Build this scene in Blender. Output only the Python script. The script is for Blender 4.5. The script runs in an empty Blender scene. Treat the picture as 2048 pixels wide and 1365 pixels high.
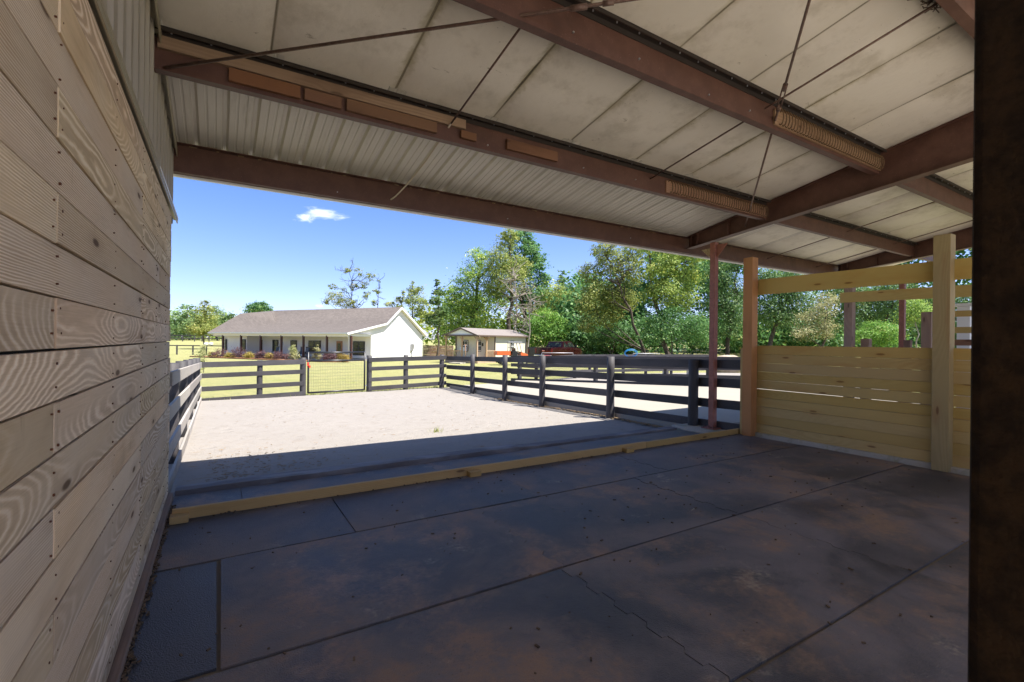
import bpy, math, random
from math import sin, cos, pi, radians, sqrt
from mathutils import Vector, Matrix, noise as mnoise

scene = bpy.context.scene
col = scene.collection
rng = random.Random(7)

# ------------------------------------------------------------------ camera
FPX, CX, CY, EYE = 952.85, 1024.0, 682.5, 1.42       # focal length and centre in photo pixels
YAW, ROLL = radians(31.56), radians(0.62)
fw = Vector((sin(YAW), cos(YAW), 0)); r0 = Vector((cos(YAW), -sin(YAW), 0)); u0 = Vector((0, 0, 1))
rt = r0 * cos(ROLL) + u0 * sin(ROLL); up = u0 * cos(ROLL) - r0 * sin(ROLL)
CAM = Vector((0, 0, EYE))
cd = bpy.data.cameras.new('camera'); cam = bpy.data.objects.new('camera', cd); col.objects.link(cam)
m = Matrix((( rt.x, up.x, -fw.x, 0), (rt.y, up.y, -fw.y, 0), (rt.z, up.z, -fw.z, EYE), (0, 0, 0, 1)))
cam.matrix_world = m
cd.sensor_width = 36; cd.lens = FPX / 2048 * 36; cd.clip_start = .05; cd.clip_end = 4000
cd.dof.use_dof = True; cd.dof.focus_distance = 14; cd.dof.aperture_fstop = 11.0
scene.camera = cam

def ray(u, v):
    return rt * ((u - CX) / FPX) + up * (-(v - CY) / FPX) + fw
def at(u, v, d):                                        # a pixel at a camera depth -> point
    return CAM + ray(u, v) * d
def gz(x, y):                                           # height of the land
    d = sin(YAW) * x + cos(YAW) * y
    lat = cos(YAW) * x - sin(YAW) * y
    if d < 0: d = 0.0
    P = [(0, -.1), (4, -.1), (5.8, -.12), (9.8, -.16), (12, -.23), (13.5, -.28), (17, -.29), (30, -.5), (45, -.72), (67, -.8), (150, .25), (220, .9), (900, 2.5)]
    Q = [(0, -.1), (4, -.1), (5.8, -.12), (9.8, -.16), (12, -.23), (13.5, -.28), (17, -.29), (25, -.34), (42, -.62), (52, -.55), (80, .45), (150, .9), (900, 2.5)]
    def ip(T):
        for (a, za), (b, zb) in zip(T, T[1:]):
            if d <= b: return za + (zb - za) * (d - a) / (b - a)
        return T[-1][1]
    k = lat / max(d, 8); w = min(1, max(0, (k + .05) / .15))
    return ip(P) * (1 - w) + ip(Q) * w
def gd(u, d):                                           # point of the land under photo column u at depth d
    p = at(u, CY, d); return Vector((p.x, p.y, gz(p.x, p.y)))

# ------------------------------------------------------------------ mesh builder
class MB:
    def __init__(s): s.v = []; s.f = []; s.uv = []; s.r = []; s.m = []; s.sm = []
    def face(s, pts, uv=None, r=0.0, mi=0, smooth=False):
        b = len(s.v); s.v += [tuple(p) for p in pts]; s.f.append(tuple(range(b, b + len(pts))))
        s.uv += uv if uv else [(p[0], p[1]) for p in pts]; s.r.append(r); s.m.append(mi); s.sm.append(smooth)
        return s
    def box(s, c, size, rot=None, long=None, r=None, mi=0):
        hx, hy, hz = size[0] / 2, size[1] / 2, size[2] / 2
        if long is None: long = max(range(3), key=lambda i: size[i])
        if r is None: r = rng.random()
        c = Vector(c); b = len(s.v); L = []
        for sx in (-1, 1):
            for sy in (-1, 1):
                for sz in (-1, 1):
                    p = Vector((sx * hx, sy * hy, sz * hz)); L.append(p)
                    s.v.append(tuple((rot @ p if rot else p) + c))
        for n, q in ((0, (0, 1, 3, 2)), (0, (4, 6, 7, 5)), (1, (0, 4, 5, 1)), (1, (2, 3, 7, 6)), (2, (0, 2, 6, 4)), (2, (1, 5, 7, 3))):
            s.f.append(tuple(b + i for i in q)); s.r.append(r); s.m.append(mi); s.sm.append(False)
            for i in q:
                p = L[i]
                if n == long: s.uv.append((p[(long + 1) % 3] * .2, p[(long + 2) % 3]))
                else:
                    o = 3 - n - long; s.uv.append((p[long], p[o] + .31 * n))
        return s
    def tube(s, pts, rad, n=8, r=None, mi=0, smooth=True, cap=True):
        if r is None: r = rng.random()
        pts = [Vector(p) for p in pts]; rads = rad if isinstance(rad, (list, tuple)) else [rad] * len(pts)
        b = len(s.v); prev = None; al = 0
        for i, p in enumerate(pts):
            t = (pts[min(i + 1, len(pts) - 1)] - pts[max(i - 1, 0)]).normalized()
            if prev is None:
                x = t.cross(Vector((0, 0, 1)));
                if x.length < .05: x = t.cross(Vector((1, 0, 0)))
            else: x = prev - t * prev.dot(t)
            x.normalize(); y = t.cross(x); prev = x
            for k in range(n):
                a = 2 * pi * k / n; s.v.append(tuple(p + (x * cos(a) + y * sin(a)) * rads[i]))
        for i in range(len(pts) - 1):
            l = (pts[i + 1] - pts[i]).length
            for k in range(n):
                k2 = (k + 1) % n
                s.f.append((b + i * n + k, b + i * n + k2, b + (i + 1) * n + k2, b + (i + 1) * n + k)); s.r.append(r); s.m.append(mi); s.sm.append(smooth)
                w = 2 * pi * rads[i] / n
                s.uv += [(al, k * w), (al, (k + 1) * w), (al + l, (k + 1) * w), (al + l, k * w)]
            al += l
        if cap:
            for i0, rev in ((b, True), (b + (len(pts) - 1) * n, False)):
                q = [i0 + k for k in range(n)]
                if rev: q.reverse()
                s.f.append(tuple(q)); s.r.append(r); s.m.append(mi); s.sm.append(False); s.uv += [(s.v[i][0], s.v[i][1]) for i in q]
        return s
    def prism(s, outline, z0, z1, r=None, mi=0):            # outline: list of (x, y), counter-clockwise
        if r is None: r = rng.random()
        n = len(outline)
        s.face([(x, y, z1) for x, y in outline], None, r, mi); s.face([(x, y, z0) for x, y in reversed(outline)], None, r, mi)
        for i in range(n):
            a, b = outline[i], outline[(i + 1) % n]
            s.face([(a[0], a[1], z0), (b[0], b[1], z0), (b[0], b[1], z1), (a[0], a[1], z1)], None, r, mi)
        return s
    def loft(s, secs, closed=True, caps=True, r=0.0, mi=0, smooth=False):   # list of equally long point rings
        n = len(secs[0])
        for i in range(len(secs) - 1):
            for k in range(n if closed else n - 1):
                k2 = (k + 1) % n
                s.face([secs[i][k], secs[i][k2], secs[i + 1][k2], secs[i + 1][k]], None, r, mi, smooth)
        if caps and closed:
            s.face(list(reversed(secs[0])), None, r, mi); s.face(secs[-1], None, r, mi)
        return s
    def build(s, name, mats, parent=None, bevel=0, weld=False):
        me = bpy.data.meshes.new(name); me.from_pydata(s.v, [], s.f)
        uvl = me.uv_layers.new(name='UVMap'); uvl.data.foreach_set('uv', [c for q in s.uv for c in q])
        a = me.attributes.new('rnd', 'FLOAT', 'FACE'); a.data.foreach_set('value', s.r)
        for mt in (mats if isinstance(mats, (list, tuple)) else [mats]): me.materials.append(mt)
        me.polygons.foreach_set('material_index', s.m); me.polygons.foreach_set('use_smooth', s.sm)
        me.update()
        if weld:
            import bmesh
            bm = bmesh.new(); bm.from_mesh(me); bmesh.ops.remove_doubles(bm, verts=bm.verts, dist=1e-4); bmesh.ops.recalc_face_normals(bm, faces=bm.faces); bm.to_mesh(me); bm.free()
        o = bpy.data.objects.new(name, me); col.objects.link(o)
        if parent: o.parent = parent
        if bevel:
            b = o.modifiers.new('edge', 'BEVEL'); b.width = bevel; b.segments = 2; b.limit_method = 'ANGLE'
        return o

def tag(o, label=None, cat=None, group=None, kind=None):
    for k, v in (('label', label), ('category', cat), ('group', group), ('kind', kind)):
        if v: o[k] = v
    return o
def thing(name, label, cat, loc=(0, 0, 0), rz=0, group=None):
    o = bpy.data.objects.new(name, None); o.empty_display_size = .2; col.objects.link(o)
    o.location = loc; o.rotation_euler = (0, 0, rz); return tag(o, label, cat, group)
def dup(o, parent=None, loc=None, rz=None, label=None):
    c = o.copy(); col.objects.link(c)
    if parent: c.parent = parent
    if loc is not None: c.location = loc
    if rz is not None: c.rotation_euler = (0, 0, rz)
    if label: c['label'] = label
    for ch in list(o.children): dup(ch, c)
    return c

# ------------------------------------------------------------------ node helpers
class NT:
    def __init__(s, name):
        s.mat = bpy.data.materials.new(name); s.mat.use_nodes = True; s.nt = s.mat.node_tree; s.nt.nodes.clear()
        s.out = s.nt.nodes.new('ShaderNodeOutputMaterial')
    def n(s, t, ins=None, **props):
        nd = s.nt.nodes.new('ShaderNode' + t)
        for k, v in props.items(): setattr(nd, k, v)
        for k, v in (ins or {}).items():
            sock = nd.inputs[k]
            if isinstance(v, bpy.types.NodeSocket): s.nt.links.new(v, sock)
            elif isinstance(v, bpy.types.Node): s.nt.links.new(v.outputs[0], sock)
            else:
                if sock.type == 'RGBA' and len(v) == 3: v = (*v, 1)
                sock.default_value = v
        return nd
    def math(s, op, a, b=0.0, c=None, clamp=False):
        ins = {0: a, 1: b}
        if c is not None: ins[2] = c
        return s.n('Math', ins, operation=op, use_clamp=clamp).outputs[0]
    def obj(s): return s.n('TexCoord').outputs['Object']
    def geo(s): return s.n('NewGeometry').outputs['Position']
    def uv(s): return s.n('UVMap', uv_map='UVMap').outputs[0]
    def rnd(s): return s.n('Attribute', attribute_name='rnd').outputs['Fac']
    def xyz(s, x=0.0, y=0.0, z=0.0): return s.n('CombineXYZ', {0: x, 1: y, 2: z}).outputs[0]
    def sep(s, v): o = s.n('SeparateXYZ', {0: v}).outputs; return o[0], o[1], o[2]
    def scale(s, v, k): return s.n('VectorMath', {0: v, 1: k}, operation='MULTIPLY').outputs[0]
    def noise(s, vec, sc=1.0, det=3.0, rough=.55, dist=0.0):
        return s.n('TexNoise', {'Vector': vec, 'Scale': sc, 'Detail': det, 'Roughness': rough, 'Distortion': dist}).outputs[0]
    def vor2(s, vec): return s.n('TexVoronoi', {'Vector': vec, 'Scale': 1.0}, voronoi_dimensions='2D').outputs['Distance']
    def vor(s, vec, sc=1.0, feature='F1', rand=1.0):
        return s.n('TexVoronoi', {'Vector': vec, 'Scale': sc, 'Randomness': rand}, feature=feature).outputs['Distance']
    def ramp(s, f, stops, interp='LINEAR'):
        nd = s.n('ValToRGB', {0: f}); cr = nd.color_ramp; cr.interpolation = interp
        while len(cr.elements) < len(stops): cr.elements.new(.5)
        for e, (p, c) in zip(cr.elements, stops):
            e.position = p; e.color = (*c, 1) if len(c) == 3 else c
        return nd.outputs[0]
    def step(s, f, a, b): return s.n('MapRange', {0: f, 1: a, 2: b, 3: 0.0, 4: 1.0}, interpolation_type='SMOOTHSTEP').outputs[0]
    def mix(s, f, a, b, mode='MIX'):
        nd = s.n('Mix', data_type='RGBA', blend_type=mode)
        for k, v in ((0, f), (6, a), (7, b)):
            sock = nd.inputs[k]
            if isinstance(v, bpy.types.NodeSocket): s.nt.links.new(v, sock)
            elif k == 0: sock.default_value = v
            else: sock.default_value = (*v, 1) if len(v) == 3 else v
        return nd.outputs[2]
    def bump(s, h, strength=.3, dist=.01, normal=None):
        ins = {'Strength': strength, 'Distance': dist, 'Height': h}
        if normal is not None: ins['Normal'] = normal
        return s.n('Bump', ins).outputs[0]
    def bsdf(s, colr, rough=.7, metal=0.0, spec=.5, normal=None, **kw):
        ins = {'Base Color': colr, 'Roughness': rough, 'Metallic': metal, 'Specular IOR Level': spec}
        if normal is not None: ins['Normal'] = normal
        ins.update(kw)
        return s.n('BsdfPrincipled', ins).outputs[0]
    def done(s, sh, disp=None):
        s.nt.links.new(sh, s.out.inputs[0]); return s.mat

def wood(name, light, dark, stain=(.2, .13, .08), freq=75, knots=.5, contrast=1.0, tint=.25, rough=.75, weather=None, wamt=0.0, fleck=0.0, spec=.3, sat=.4, hue=.02, pale=0.0):
    t = NT(name); u, v, _ = t.sep(t.uv()); r = t.rnd()
    ur = t.math('ADD', u, t.math('MULTIPLY', r, 37.0)); vr = t.math('ADD', v, t.math('MULTIPLY', r, 5.3))
    n1 = t.noise(t.xyz(t.math('MULTIPLY', ur, 1.3), t.math('MULTIPLY', vr, 9.0), t.math('MULTIPLY', r, 50.0)), 1.0, 5)
    n2 = t.noise(t.xyz(t.math('MULTIPLY', ur, .30), t.math('MULTIPLY', r, 91.0), 0.0), 1.0, 2)
    kd = t.vor2(t.xyz(t.math('MULTIPLY', ur, .78), t.math('MULTIPLY', vr, 2.9), 0.0))
    near = t.step(kd, .17, .02)
    q = t.math('ADD', t.math('MULTIPLY_ADD', n1, .028, t.math('MULTIPLY_ADD', t.math('FRACT', t.math('MULTIPLY', r, 5.9)), .14, -.085)), v)
    q = t.math('ADD', q, t.math('MULTIPLY', near, .035))
    dep = t.math('MULTIPLY_ADD', n2, .62, -.12)
    rad = t.math('SQRT', t.math('ADD', t.math('MULTIPLY', q, q), t.math('MULTIPLY', dep, dep)))
    strg = t.math('ADD', t.math('ADD', v, t.math('MULTIPLY', n1, .030)), t.math('MULTIPLY', n2, .07))
    rad = t.math('ADD', rad, t.math('MULTIPLY', t.noise(t.xyz(t.math('MULTIPLY', ur, 4.0), t.math('MULTIPLY', vr, 14.0), 2.0), 1.0, 4), .012))
    rad = t.n('Mix', {0: t.step(t.math('FRACT', t.math('MULTIPLY', r, 11.37)), .40, .42), 2: strg, 3: rad}).outputs[0]
    raw = t.math('SINE', t.math('MULTIPLY', rad, freq * 2 * pi))
    ring = t.step(raw, -.85, .8)
    vis = t.step(t.noise(t.xyz(t.math('MULTIPLY', ur, .8), t.math('MULTIPLY', vr, 3.0), 9.0), 1.0, 3), .34, .60)
    ring = t.math('ADD', t.math('MULTIPLY', ring, vis), t.math('MULTIPLY', t.math('SUBTRACT', 1.0, vis), .55))
    fine = t.noise(t.xyz(t.math('MULTIPLY', ur, 5.0), t.math('MULTIPLY', vr, 260.0), 0.0), 1.0, 2)
    big = t.noise(t.xyz(t.math('MULTIPLY', ur, 1.1), t.math('MULTIPLY', vr, 5.0), 7.0), 1.0, 4)
    g = t.math('ADD', t.math('MULTIPLY', ring, .62 * contrast), t.math('MULTIPLY', t.math('SUBTRACT', fine, .5), .55 * contrast))
    g = t.math('ADD', g, t.math('MULTIPLY', t.math('SUBTRACT', big, .5), .9), clamp=True)
    c = t.mix(g, light, dark)
    if pale: c = t.mix(t.math('MULTIPLY', t.math('MULTIPLY', t.step(t.math('ADD', raw, t.math('MULTIPLY', t.math('SUBTRACT', fine, .5), .9)), -.55, -.98), vis), pale), c, (.84, .75, .60))
    c = t.mix(t.math('MULTIPLY', t.step(big, .52, .75), .5), c, stain)
    if weather: c = t.mix(t.math('MULTIPLY', t.step(t.noise(t.xyz(t.math('MULTIPLY', ur, .9), t.math('MULTIPLY', vr, 2.2), 3.0), 1.6, 4), .42, .66), wamt), c, weather)
    drip = t.math('MULTIPLY', t.step(t.noise(t.xyz(t.math('MULTIPLY', ur, 9.0), t.math('MULTIPLY', vr, 1.6), 5.0), 1.0, 4, .6), .60, .72), t.step(t.noise(t.xyz(ur, vr, 8.0), 1.3, 3), .46, .62))
    c = t.mix(t.math('MULTIPLY', drip, .42 if weather else .12), c, (stain[0] * .55, stain[1] * .55, stain[2] * .6))
    if knots:
        k = t.math('MULTIPLY', t.step(kd, .050, .022), knots); c = t.mix(k, c, (stain[0] * .35, stain[1] * .33, stain[2] * .3))
        c = t.mix(t.math('MULTIPLY', near, .28 * knots), c, stain)
    if fleck: c = t.mix(t.math('MULTIPLY', t.step(t.noise(t.uv(), 60, 3, .7), .58, .7), fleck), c, (.55, .54, .56))
    r2 = t.math('FRACT', t.math('MULTIPLY', r, 17.31))
    c = t.n('HueSaturation', {'Hue': t.math('MULTIPLY_ADD', t.math('FRACT', t.math('MULTIPLY', r, 7.7)), hue, .5 - hue / 2), 'Saturation': t.math('MULTIPLY_ADD', t.math('FRACT', t.math('MULTIPLY', r, 3.17)), sat, 1 - sat / 2), 'Value': t.math('MULTIPLY_ADD', r2, tint * 2, 1 - tint), 'Color': c}).outputs[0]
    h = t.math('ADD', t.math('MULTIPLY', g, -.7), t.math('MULTIPLY', fine, .5))
    return t.done(t.bsdf(c, rough, 0, spec, t.bump(h, .35, .004)))

M = {}
M['plank'] = wood('weathered_plank', (.72, .55, .355), (.41, .29, .175), (.26, .155, .08), 135, 1.0, 1.2, .16, .85, (.66, .56, .42), .4, sat=.25, hue=.012, pale=.6)
M['pine'] = wood('treated_pine', (.45, .322, .118), (.35, .238, .076), (.40, .22, .07), 75, 1.0, .6, .06, .7, sat=.14, hue=.008)
M['greenpine'] = wood('grey_green_pine', (.31, .235, .105), (.225, .165, .07), (.26, .13, .05), 80, .9, .6, .05, .75, sat=.1, hue=.005)
M['sillwood'] = wood('golden_lumber', (.46, .30, .11), (.34, .21, .07), (.26, .14, .05), 75, .9, .6, .05, .7, sat=.1, hue=.005)
M['cedar'] = wood('reddish_timber', (.43, .195, .065), (.34, .145, .048), (.22, .08, .03), 80, .95, .6, .04, .7, sat=.08, hue=.004)
M['oldwood'] = wood('brown_timber', (.30, .19, .13), (.19, .11, .075), (.12, .06, .04), 40, .7, .7, .15, .8)
M['blackboard'] = wood('black_fence_board', (.050, .046, .048), (.028, .025, .027), (.035, .03, .03), 90, .3, .8, .22, .66, (.085, .078, .08), .4, .10, .4)
M['fadedboard'] = wood('faded_fence_board', (.34, .305, .265), (.235, .21, .18), (.15, .125, .10), 90, .4, .8, .18, .75, (.33, .305, .28), .5, .15)
M['tie'] = wood('tarred_timber', (.20, .185, .185), (.085, .078, .08), (.04, .035, .035), 90, .2, 1.1, .1, .85, (.30, .29, .29), .8)
M['block'] = wood('orange_block', (.19, .095, .050), (.135, .064, .035), (.08, .04, .022), 90, .6, .8, .1, .8, sat=.15, hue=.008)

def simple(name, c, rough=.6, metal=0.0, spec=.5, nz=0.0, nsc=8.0, c2=None, bump=0.0, bsc=60.0, **kw):
    t = NT(name); o = t.geo(); cc = c; nrm = None
    if c2 is not None: cc = t.mix(t.step(t.noise(o, nsc, 5, .65), .5 - nz, .5 + nz), c, c2)
    if bump: nrm = t.bump(t.noise(o, bsc, 4, .6), bump, .01)
    return t.done(t.bsdf(cc if not isinstance(cc, tuple) else (*cc, 1), rough, metal, spec, nrm, **kw))

def steel():
    t = NT('red_oxide_steel'); o = t.geo()
    n = t.noise(o, 6, 5, .65); s = t.noise(o, 70, 3, .6)
    c = t.mix(t.step(n, .35, .7), (.082, .035, .024), (.112, .052, .036))
    c = t.mix(t.math('MULTIPLY', t.step(s, .64, .72), .4), c, (.24, .15, .12))
    c = t.mix(t.math('MULTIPLY', t.step(t.noise(o, 2.3, 4, .6), .56, .72), .45), c, (.055, .026, .017))
    return t.done(t.bsdf(c, .55, 0, .4, t.bump(s, .08, .004)))
M['steel'] = steel()
M['column'] = simple('primer_column', (.30, .115, .085), .6, 0, .4, .2, 14, (.22, .085, .06), .1, 90)
M['darkpost'] = simple('rusted_post', (.030, .018, .009), .85, 0, .2, .16, 26, (.011, .007, .0045), .5, 60)
M['coil'] = simple('coil_wire', (.17, .10, .045), .6, .1, .4, .2, 30, (.10, .06, .03))
M['palerod'] = simple('dusty_rod', (.50, .42, .33), .7)
M['flange_shade'] = simple('painted_flange_shade', (.022, .014, .010), .8)  # near-black colour for the painted shade band on the purlins
M['galv'] = simple('galvanised', (.40, .40, .42), .45, .7, .5, .2, 30, (.42, .42, .45))
M['rod'] = simple('rusty_rod', (.17, .11, .085), .55, .3, .4, .2, 30, (.11, .06, .045))
M['dirtfoam'] = simple('dirty_foam', (.45, .36, .22), .9, 0, .2, .2, 40, (.25, .17, .09), .4, 60)

def insul():
    t = NT('white_insulation_facing'); u, v, _ = t.sep(t.uv()); g = t.geo()
    n = t.noise(g, 1.1, 5, .6); f = t.noise(g, 9, 4, .65)
    c = t.mix(n, (.66, .60, .51), (.77, .72, .63))
    e = t.math('ABSOLUTE', t.math('SUBTRACT', u, .5))
    edge = t.math('MULTIPLY', t.step(t.math('ADD', e, t.math('MULTIPLY', t.math('SUBTRACT', f, .5), .16)), .43, .5), t.step(t.noise(g, .7, 3), .35, .62))
    c = t.mix(t.math('MULTIPLY', edge, .65), c, (.30, .25, .10))
    c = t.mix(t.math('MULTIPLY', t.step(e, .484, .497), .75), c, (.12, .095, .04))
    c = t.mix(t.math('MULTIPLY', t.step(t.noise(g, 1.9, 6, .7), .46, .72), .55), c, (.40, .345, .26))
    sp = t.vor(g, 26.0); spm = t.math('MULTIPLY', t.step(sp, .09, .05), t.step(t.noise(g, 1.4, 2), .56, .66))
    c = t.mix(spm, c, (.06, .045, .03))
    tear = t.math('MULTIPLY', t.step(t.noise(t.n('Mapping', {0: g, 3: (1.6, 4, 1)}).outputs[0], 1.7, 6, .75), .65, .70), .75)
    c = t.mix(tear, c, (.27, .22, .15))
    b = t.bump(t.math('ADD', f, t.math('MULTIPLY', t.noise(g, 2.5, 3), 3.0)), .25, .02)
    return t.done(t.bsdf(c, .5, 0, .4, b))
M['insul'] = insul()
def ribmetal(name, c1, c2, rough=.42):
    t = NT(name); g = t.geo()
    n = t.noise(g, 2.2, 5, .6); c = t.mix(n, c1, c2)
    d = t.step(t.noise(t.n('Mapping', {0: g, 3: (9, 1.2, 1)}).outputs[0], 1.5, 4), .55, .75)
    c = t.mix(t.math('MULTIPLY', d, .35), c, (.33, .28, .20))
    return t.done(t.bsdf(c, rough, 0, .5))
M['ribroof'] = ribmetal('pale_ribbed_metal', (.60, .56, .50), (.52, .48, .41))
M['siding'] = ribmetal('tan_ribbed_siding', (.37, .335, .275), (.32, .285, .23))
M['trimtan'] = simple('tan_trim', (.34, .30, .21), .45)
M['trimwhite'] = simple('white_trim', (.70, .69, .68), .4)
M['gap'] = simple('dark_gap', (.02, .018, .016), .9)

def rubber():
    t = NT('rubber_mat'); g = t.geo(); r = t.rnd()
    gs = t.n('VectorMath', {0: g, 1: t.xyz(t.math('MULTIPLY', r, 3.0), 0.0, 0.0)}, operation='ADD').outputs[0]
    n = t.noise(gs, .85, 8, .70, .3); n2 = t.noise(gs, 2.6, 8, .72); f = t.noise(g, 34, 4, .7)
    c = t.mix(n2, (.034, .034, .038), (.075, .070, .073))
    clean = t.step(r, .97, .9)
    dust = t.math('MULTIPLY', t.step(t.noise(gs, 1.25, 7, .66, .5), .36, .66), t.math('MULTIPLY_ADD', clean, .85, .15))
    c = t.mix(t.math('MULTIPLY', dust, .78), c, (.205, .172, .155))
    clay = t.math('MULTIPLY', t.math('MULTIPLY', t.step(n, .46, .60), t.step(t.math('ADD', n2, t.math('MULTIPLY', f, .3)), .50, .80)), clean)
    c = t.mix(t.math('MULTIPLY', clay, .85), c, (.285, .175, .10))
    sand = t.math('MULTIPLY', t.math('MULTIPLY', t.step(t.noise(gs, 1.9, 6, .7), .58, .70), t.step(f, .40, .62)), clean)
    c = t.mix(t.math('MULTIPLY', sand, .6), c, (.36, .30, .21))
    crumbs = t.math('MULTIPLY', t.step(t.vor(g, 46), .16, .08), t.step(t.noise(g, 1.6, 3), .52, .62))
    c = t.mix(t.math('MULTIPLY', crumbs, .7), c, (.012, .010, .009))
    lint = t.math('MULTIPLY', t.step(t.vor(g, 17), .045, .02), t.step(t.noise(g, 3.0, 2), .5, .6))
    c = t.mix(lint, c, (.38, .34, .28))
    peb = t.vor(g, 190, 'SMOOTH_F1')
    b = t.bump(t.math('ADD', t.math('ADD', t.math('MULTIPLY', peb, 1.6), t.math('MULTIPLY', f, .35)), t.math('MULTIPLY', n2, 1.3)), .6, .0045)
    rr = t.math('ADD', t.math('MULTIPLY', dust, .22), t.math('MULTIPLY_ADD', n2, .25, .36))
    return t.done(t.bsdf(c, rr, 0, .5, b))
M['rubber'] = rubber()
def conc(name, c1, c2, green=0.0):
    t = NT(name); g = t.geo(); n = t.noise(g, 1.0, 6, .6); f = t.noise(g, 40, 4, .7)
    c = t.mix(n, c1, c2); c = t.mix(t.math('MULTIPLY', t.step(f, .55, .7), .25), c, (c2[0] * .6, c2[1] * .6, c2[2] * .6))
    if green: c = t.mix(t.math('MULTIPLY', t.step(t.noise(g, 3, 5, .7), .5, .65), green), c, (.20, .19, .06))
    return t.done(t.bsdf(c, .85, 0, .3, t.bump(f, .25, .006)))
M['conc'] = conc('pale_concrete', (.32, .29, .24), (.265, .24, .20))
M['oldconc'] = conc('stained_concrete', (.46, .42, .35), (.34, .31, .25), .5)
M['bounce_pale'] = conc('pale_bounce_concrete', (.76, .70, .60), (.68, .62, .53))  # very pale, to bounce sun into the shed from behind
M['slab'] = conc('dusty_slab', (.22, .18, .13), (.13, .11, .085))
def sand():
    t = NT('pale_arena_sand'); g = t.geo(); n = t.noise(g, .7, 6, .6); f = t.noise(g, 28, 5, .75); m2 = t.noise(g, 5, 5, .65)
    c = t.mix(n, (.285, .26, .235), (.245, .223, .20)); c = t.mix(t.math('MULTIPLY', t.step(m2, .48, .70), .45), c, (.215, .187, .162))
    c = t.mix(t.math('MULTIPLY', t.step(t.vor(g, 30), .2, .1), .30), c, (.35, .318, .285))
    deb = t.math('MULTIPLY', t.step(t.noise(t.n('Mapping', {0: g, 3: (2.2, 7, 1)}).outputs[0], 1.6, 6, .72), .63, .70), t.step(t.noise(g, .55, 2), .46, .6))
    c = t.mix(t.math('MULTIPLY', deb, .75), c, (.27, .20, .12))
    x, y, z = t.sep(g)
    lf = t.math('MULTIPLY', t.step(x, 2.6, .2), t.step(y, 9.5, 6.2))
    d2 = t.math('MULTIPLY', lf, t.step(t.noise(t.n('Mapping', {0: g, 3: (3, 6, 1)}).outputs[0], 2.0, 6, .75), .55, .66))
    c = t.mix(t.math('MULTIPLY', d2, .75), c, (.25, .18, .11))
    hoof = t.math('MULTIPLY', t.step(t.vor(g, 3.3), .36, .12), t.math('MULTIPLY', t.step(t.noise(g, .8, 3), .45, .6), -1.1))
    b = t.bump(t.math('ADD', t.math('ADD', f, hoof), t.math('MULTIPLY', t.noise(g, 4, 4), 1.3)), .8, .022)
    return t.done(t.bsdf(c, .95, 0, .15, b))
M['sand'] = sand()
def grass():
    t = NT('mown_lawn'); g = t.geo(); n = t.noise(g, .12, 6, .6); f = t.noise(t.n('Mapping', {0: g, 3: (1, 1, 1)}).outputs[0], 3.2, 6, .75); q = t.noise(g, 22, 3, .8)
    c = t.mix(n, (.28, .27, .135), (.225, .235, .092)); c = t.mix(t.step(f, .35, .7), c, (.345, .315, .135))
    c = t.mix(t.math('MULTIPLY', t.step(q, .5, .7), .5), c, (.16, .19, .05))
    c = t.mix(t.math('MULTIPLY', t.step(t.noise(g, .5, 5, .7), .52, .68), .45), c, (.185, .225, .055))
    b = t.bump(t.math('ADD', q, t.math('MULTIPLY', f, 2.0)), .8, .06)
    return t.done(t.bsdf(c, .95, 0, .1, b))
M['grass'] = grass()
def shingle():
    t = NT('brown_grey_shingle'); o = t.uv(); n = t.noise(o, 1.2, 5, .65)
    br = t.n('TexBrick', {'Vector': o, 'Scale': 3.0, 'Color1': (.150, .128, .114, 1), 'Color2': (.108, .091, .082, 1), 'Mortar': (.055, .046, .043, 1), 'Mortar Size': .012, 'Brick Width': .9, 'Row Height': .42}).outputs[0]
    c = t.mix(t.math('MULTIPLY', n, .5), br, (.135, .117, .107)); return t.done(t.bsdf(c, .9, 0, .2))
M['shingle'] = shingle()
def lap(name, c, pitch=.13):
    t = NT(name); z = t.sep(t.obj())[2]
    f = t.math('FRACT', t.math('DIVIDE', z, pitch)); e = t.step(f, .16, .02)
    cc = t.mix(t.math('MULTIPLY', e, .6), c, (c[0] * .42, c[1] * .42, c[2] * .46))
    return t.done(t.bsdf(cc, .5, 0, .4, t.bump(f, .6, .02)))
M['lap'] = lap('white_lap_siding', (.76, .76, .76))
M['whitepaint'] = simple('white_paint', (.74, .74, .73), .5)
M['cream'] = simple('cream_panel', (.68, .64, .52), .6, 0, .4, .3, 4, (.63, .59, .48))
M['blackframe'] = simple('black_frame', (.02, .018, .018), .4)
M['brownframe'] = simple('brown_frame', (.12, .085, .065), .6)
M['maroon'] = simple('dark_maroon_post', (.055, .018, .015), .5)
M['doorwood'] = simple('varnished_door', (.30, .13, .04), .35)
def glass():
    t = NT('window_glass'); n = t.noise(t.obj(), 3.5, 4)
    return t.done(t.bsdf(t.mix(t.step(n, .5, .62), (.010, .013, .014), (.05, .065, .04)), .08, 0, .45))
M['glass'] = glass()
M['shedroof'] = simple('brown_metal_roof', (.26, .225, .205), .5, .1, .5, .3, 3, (.22, .19, .175))
M['redpaint'] = simple('maroon_car_paint', (.020, .0015, .003), .2, .0, .4, .0, 1, None, 0, 60, **{'Coat Weight': .35})
M['blackpaint'] = simple('black_car_paint', (.012, .012, .014), .2, 0, .6)
M['chrome'] = simple('bright_metal', (.75, .75, .76), .15, 1.0)
M['tyre'] = simple('tyre_rubber', (.02, .02, .02), .8)
M['tail'] = simple('red_tail_lamp', (.16, .006, .006), .2)
M['orange'] = simple('orange_paint', (.70, .13, .03), .4)
M['blue'] = simple('blue_plastic', (.03, .30, .62), .4)
M['redplastic'] = simple('red_plastic', (.75, .06, .03), .4)
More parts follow.
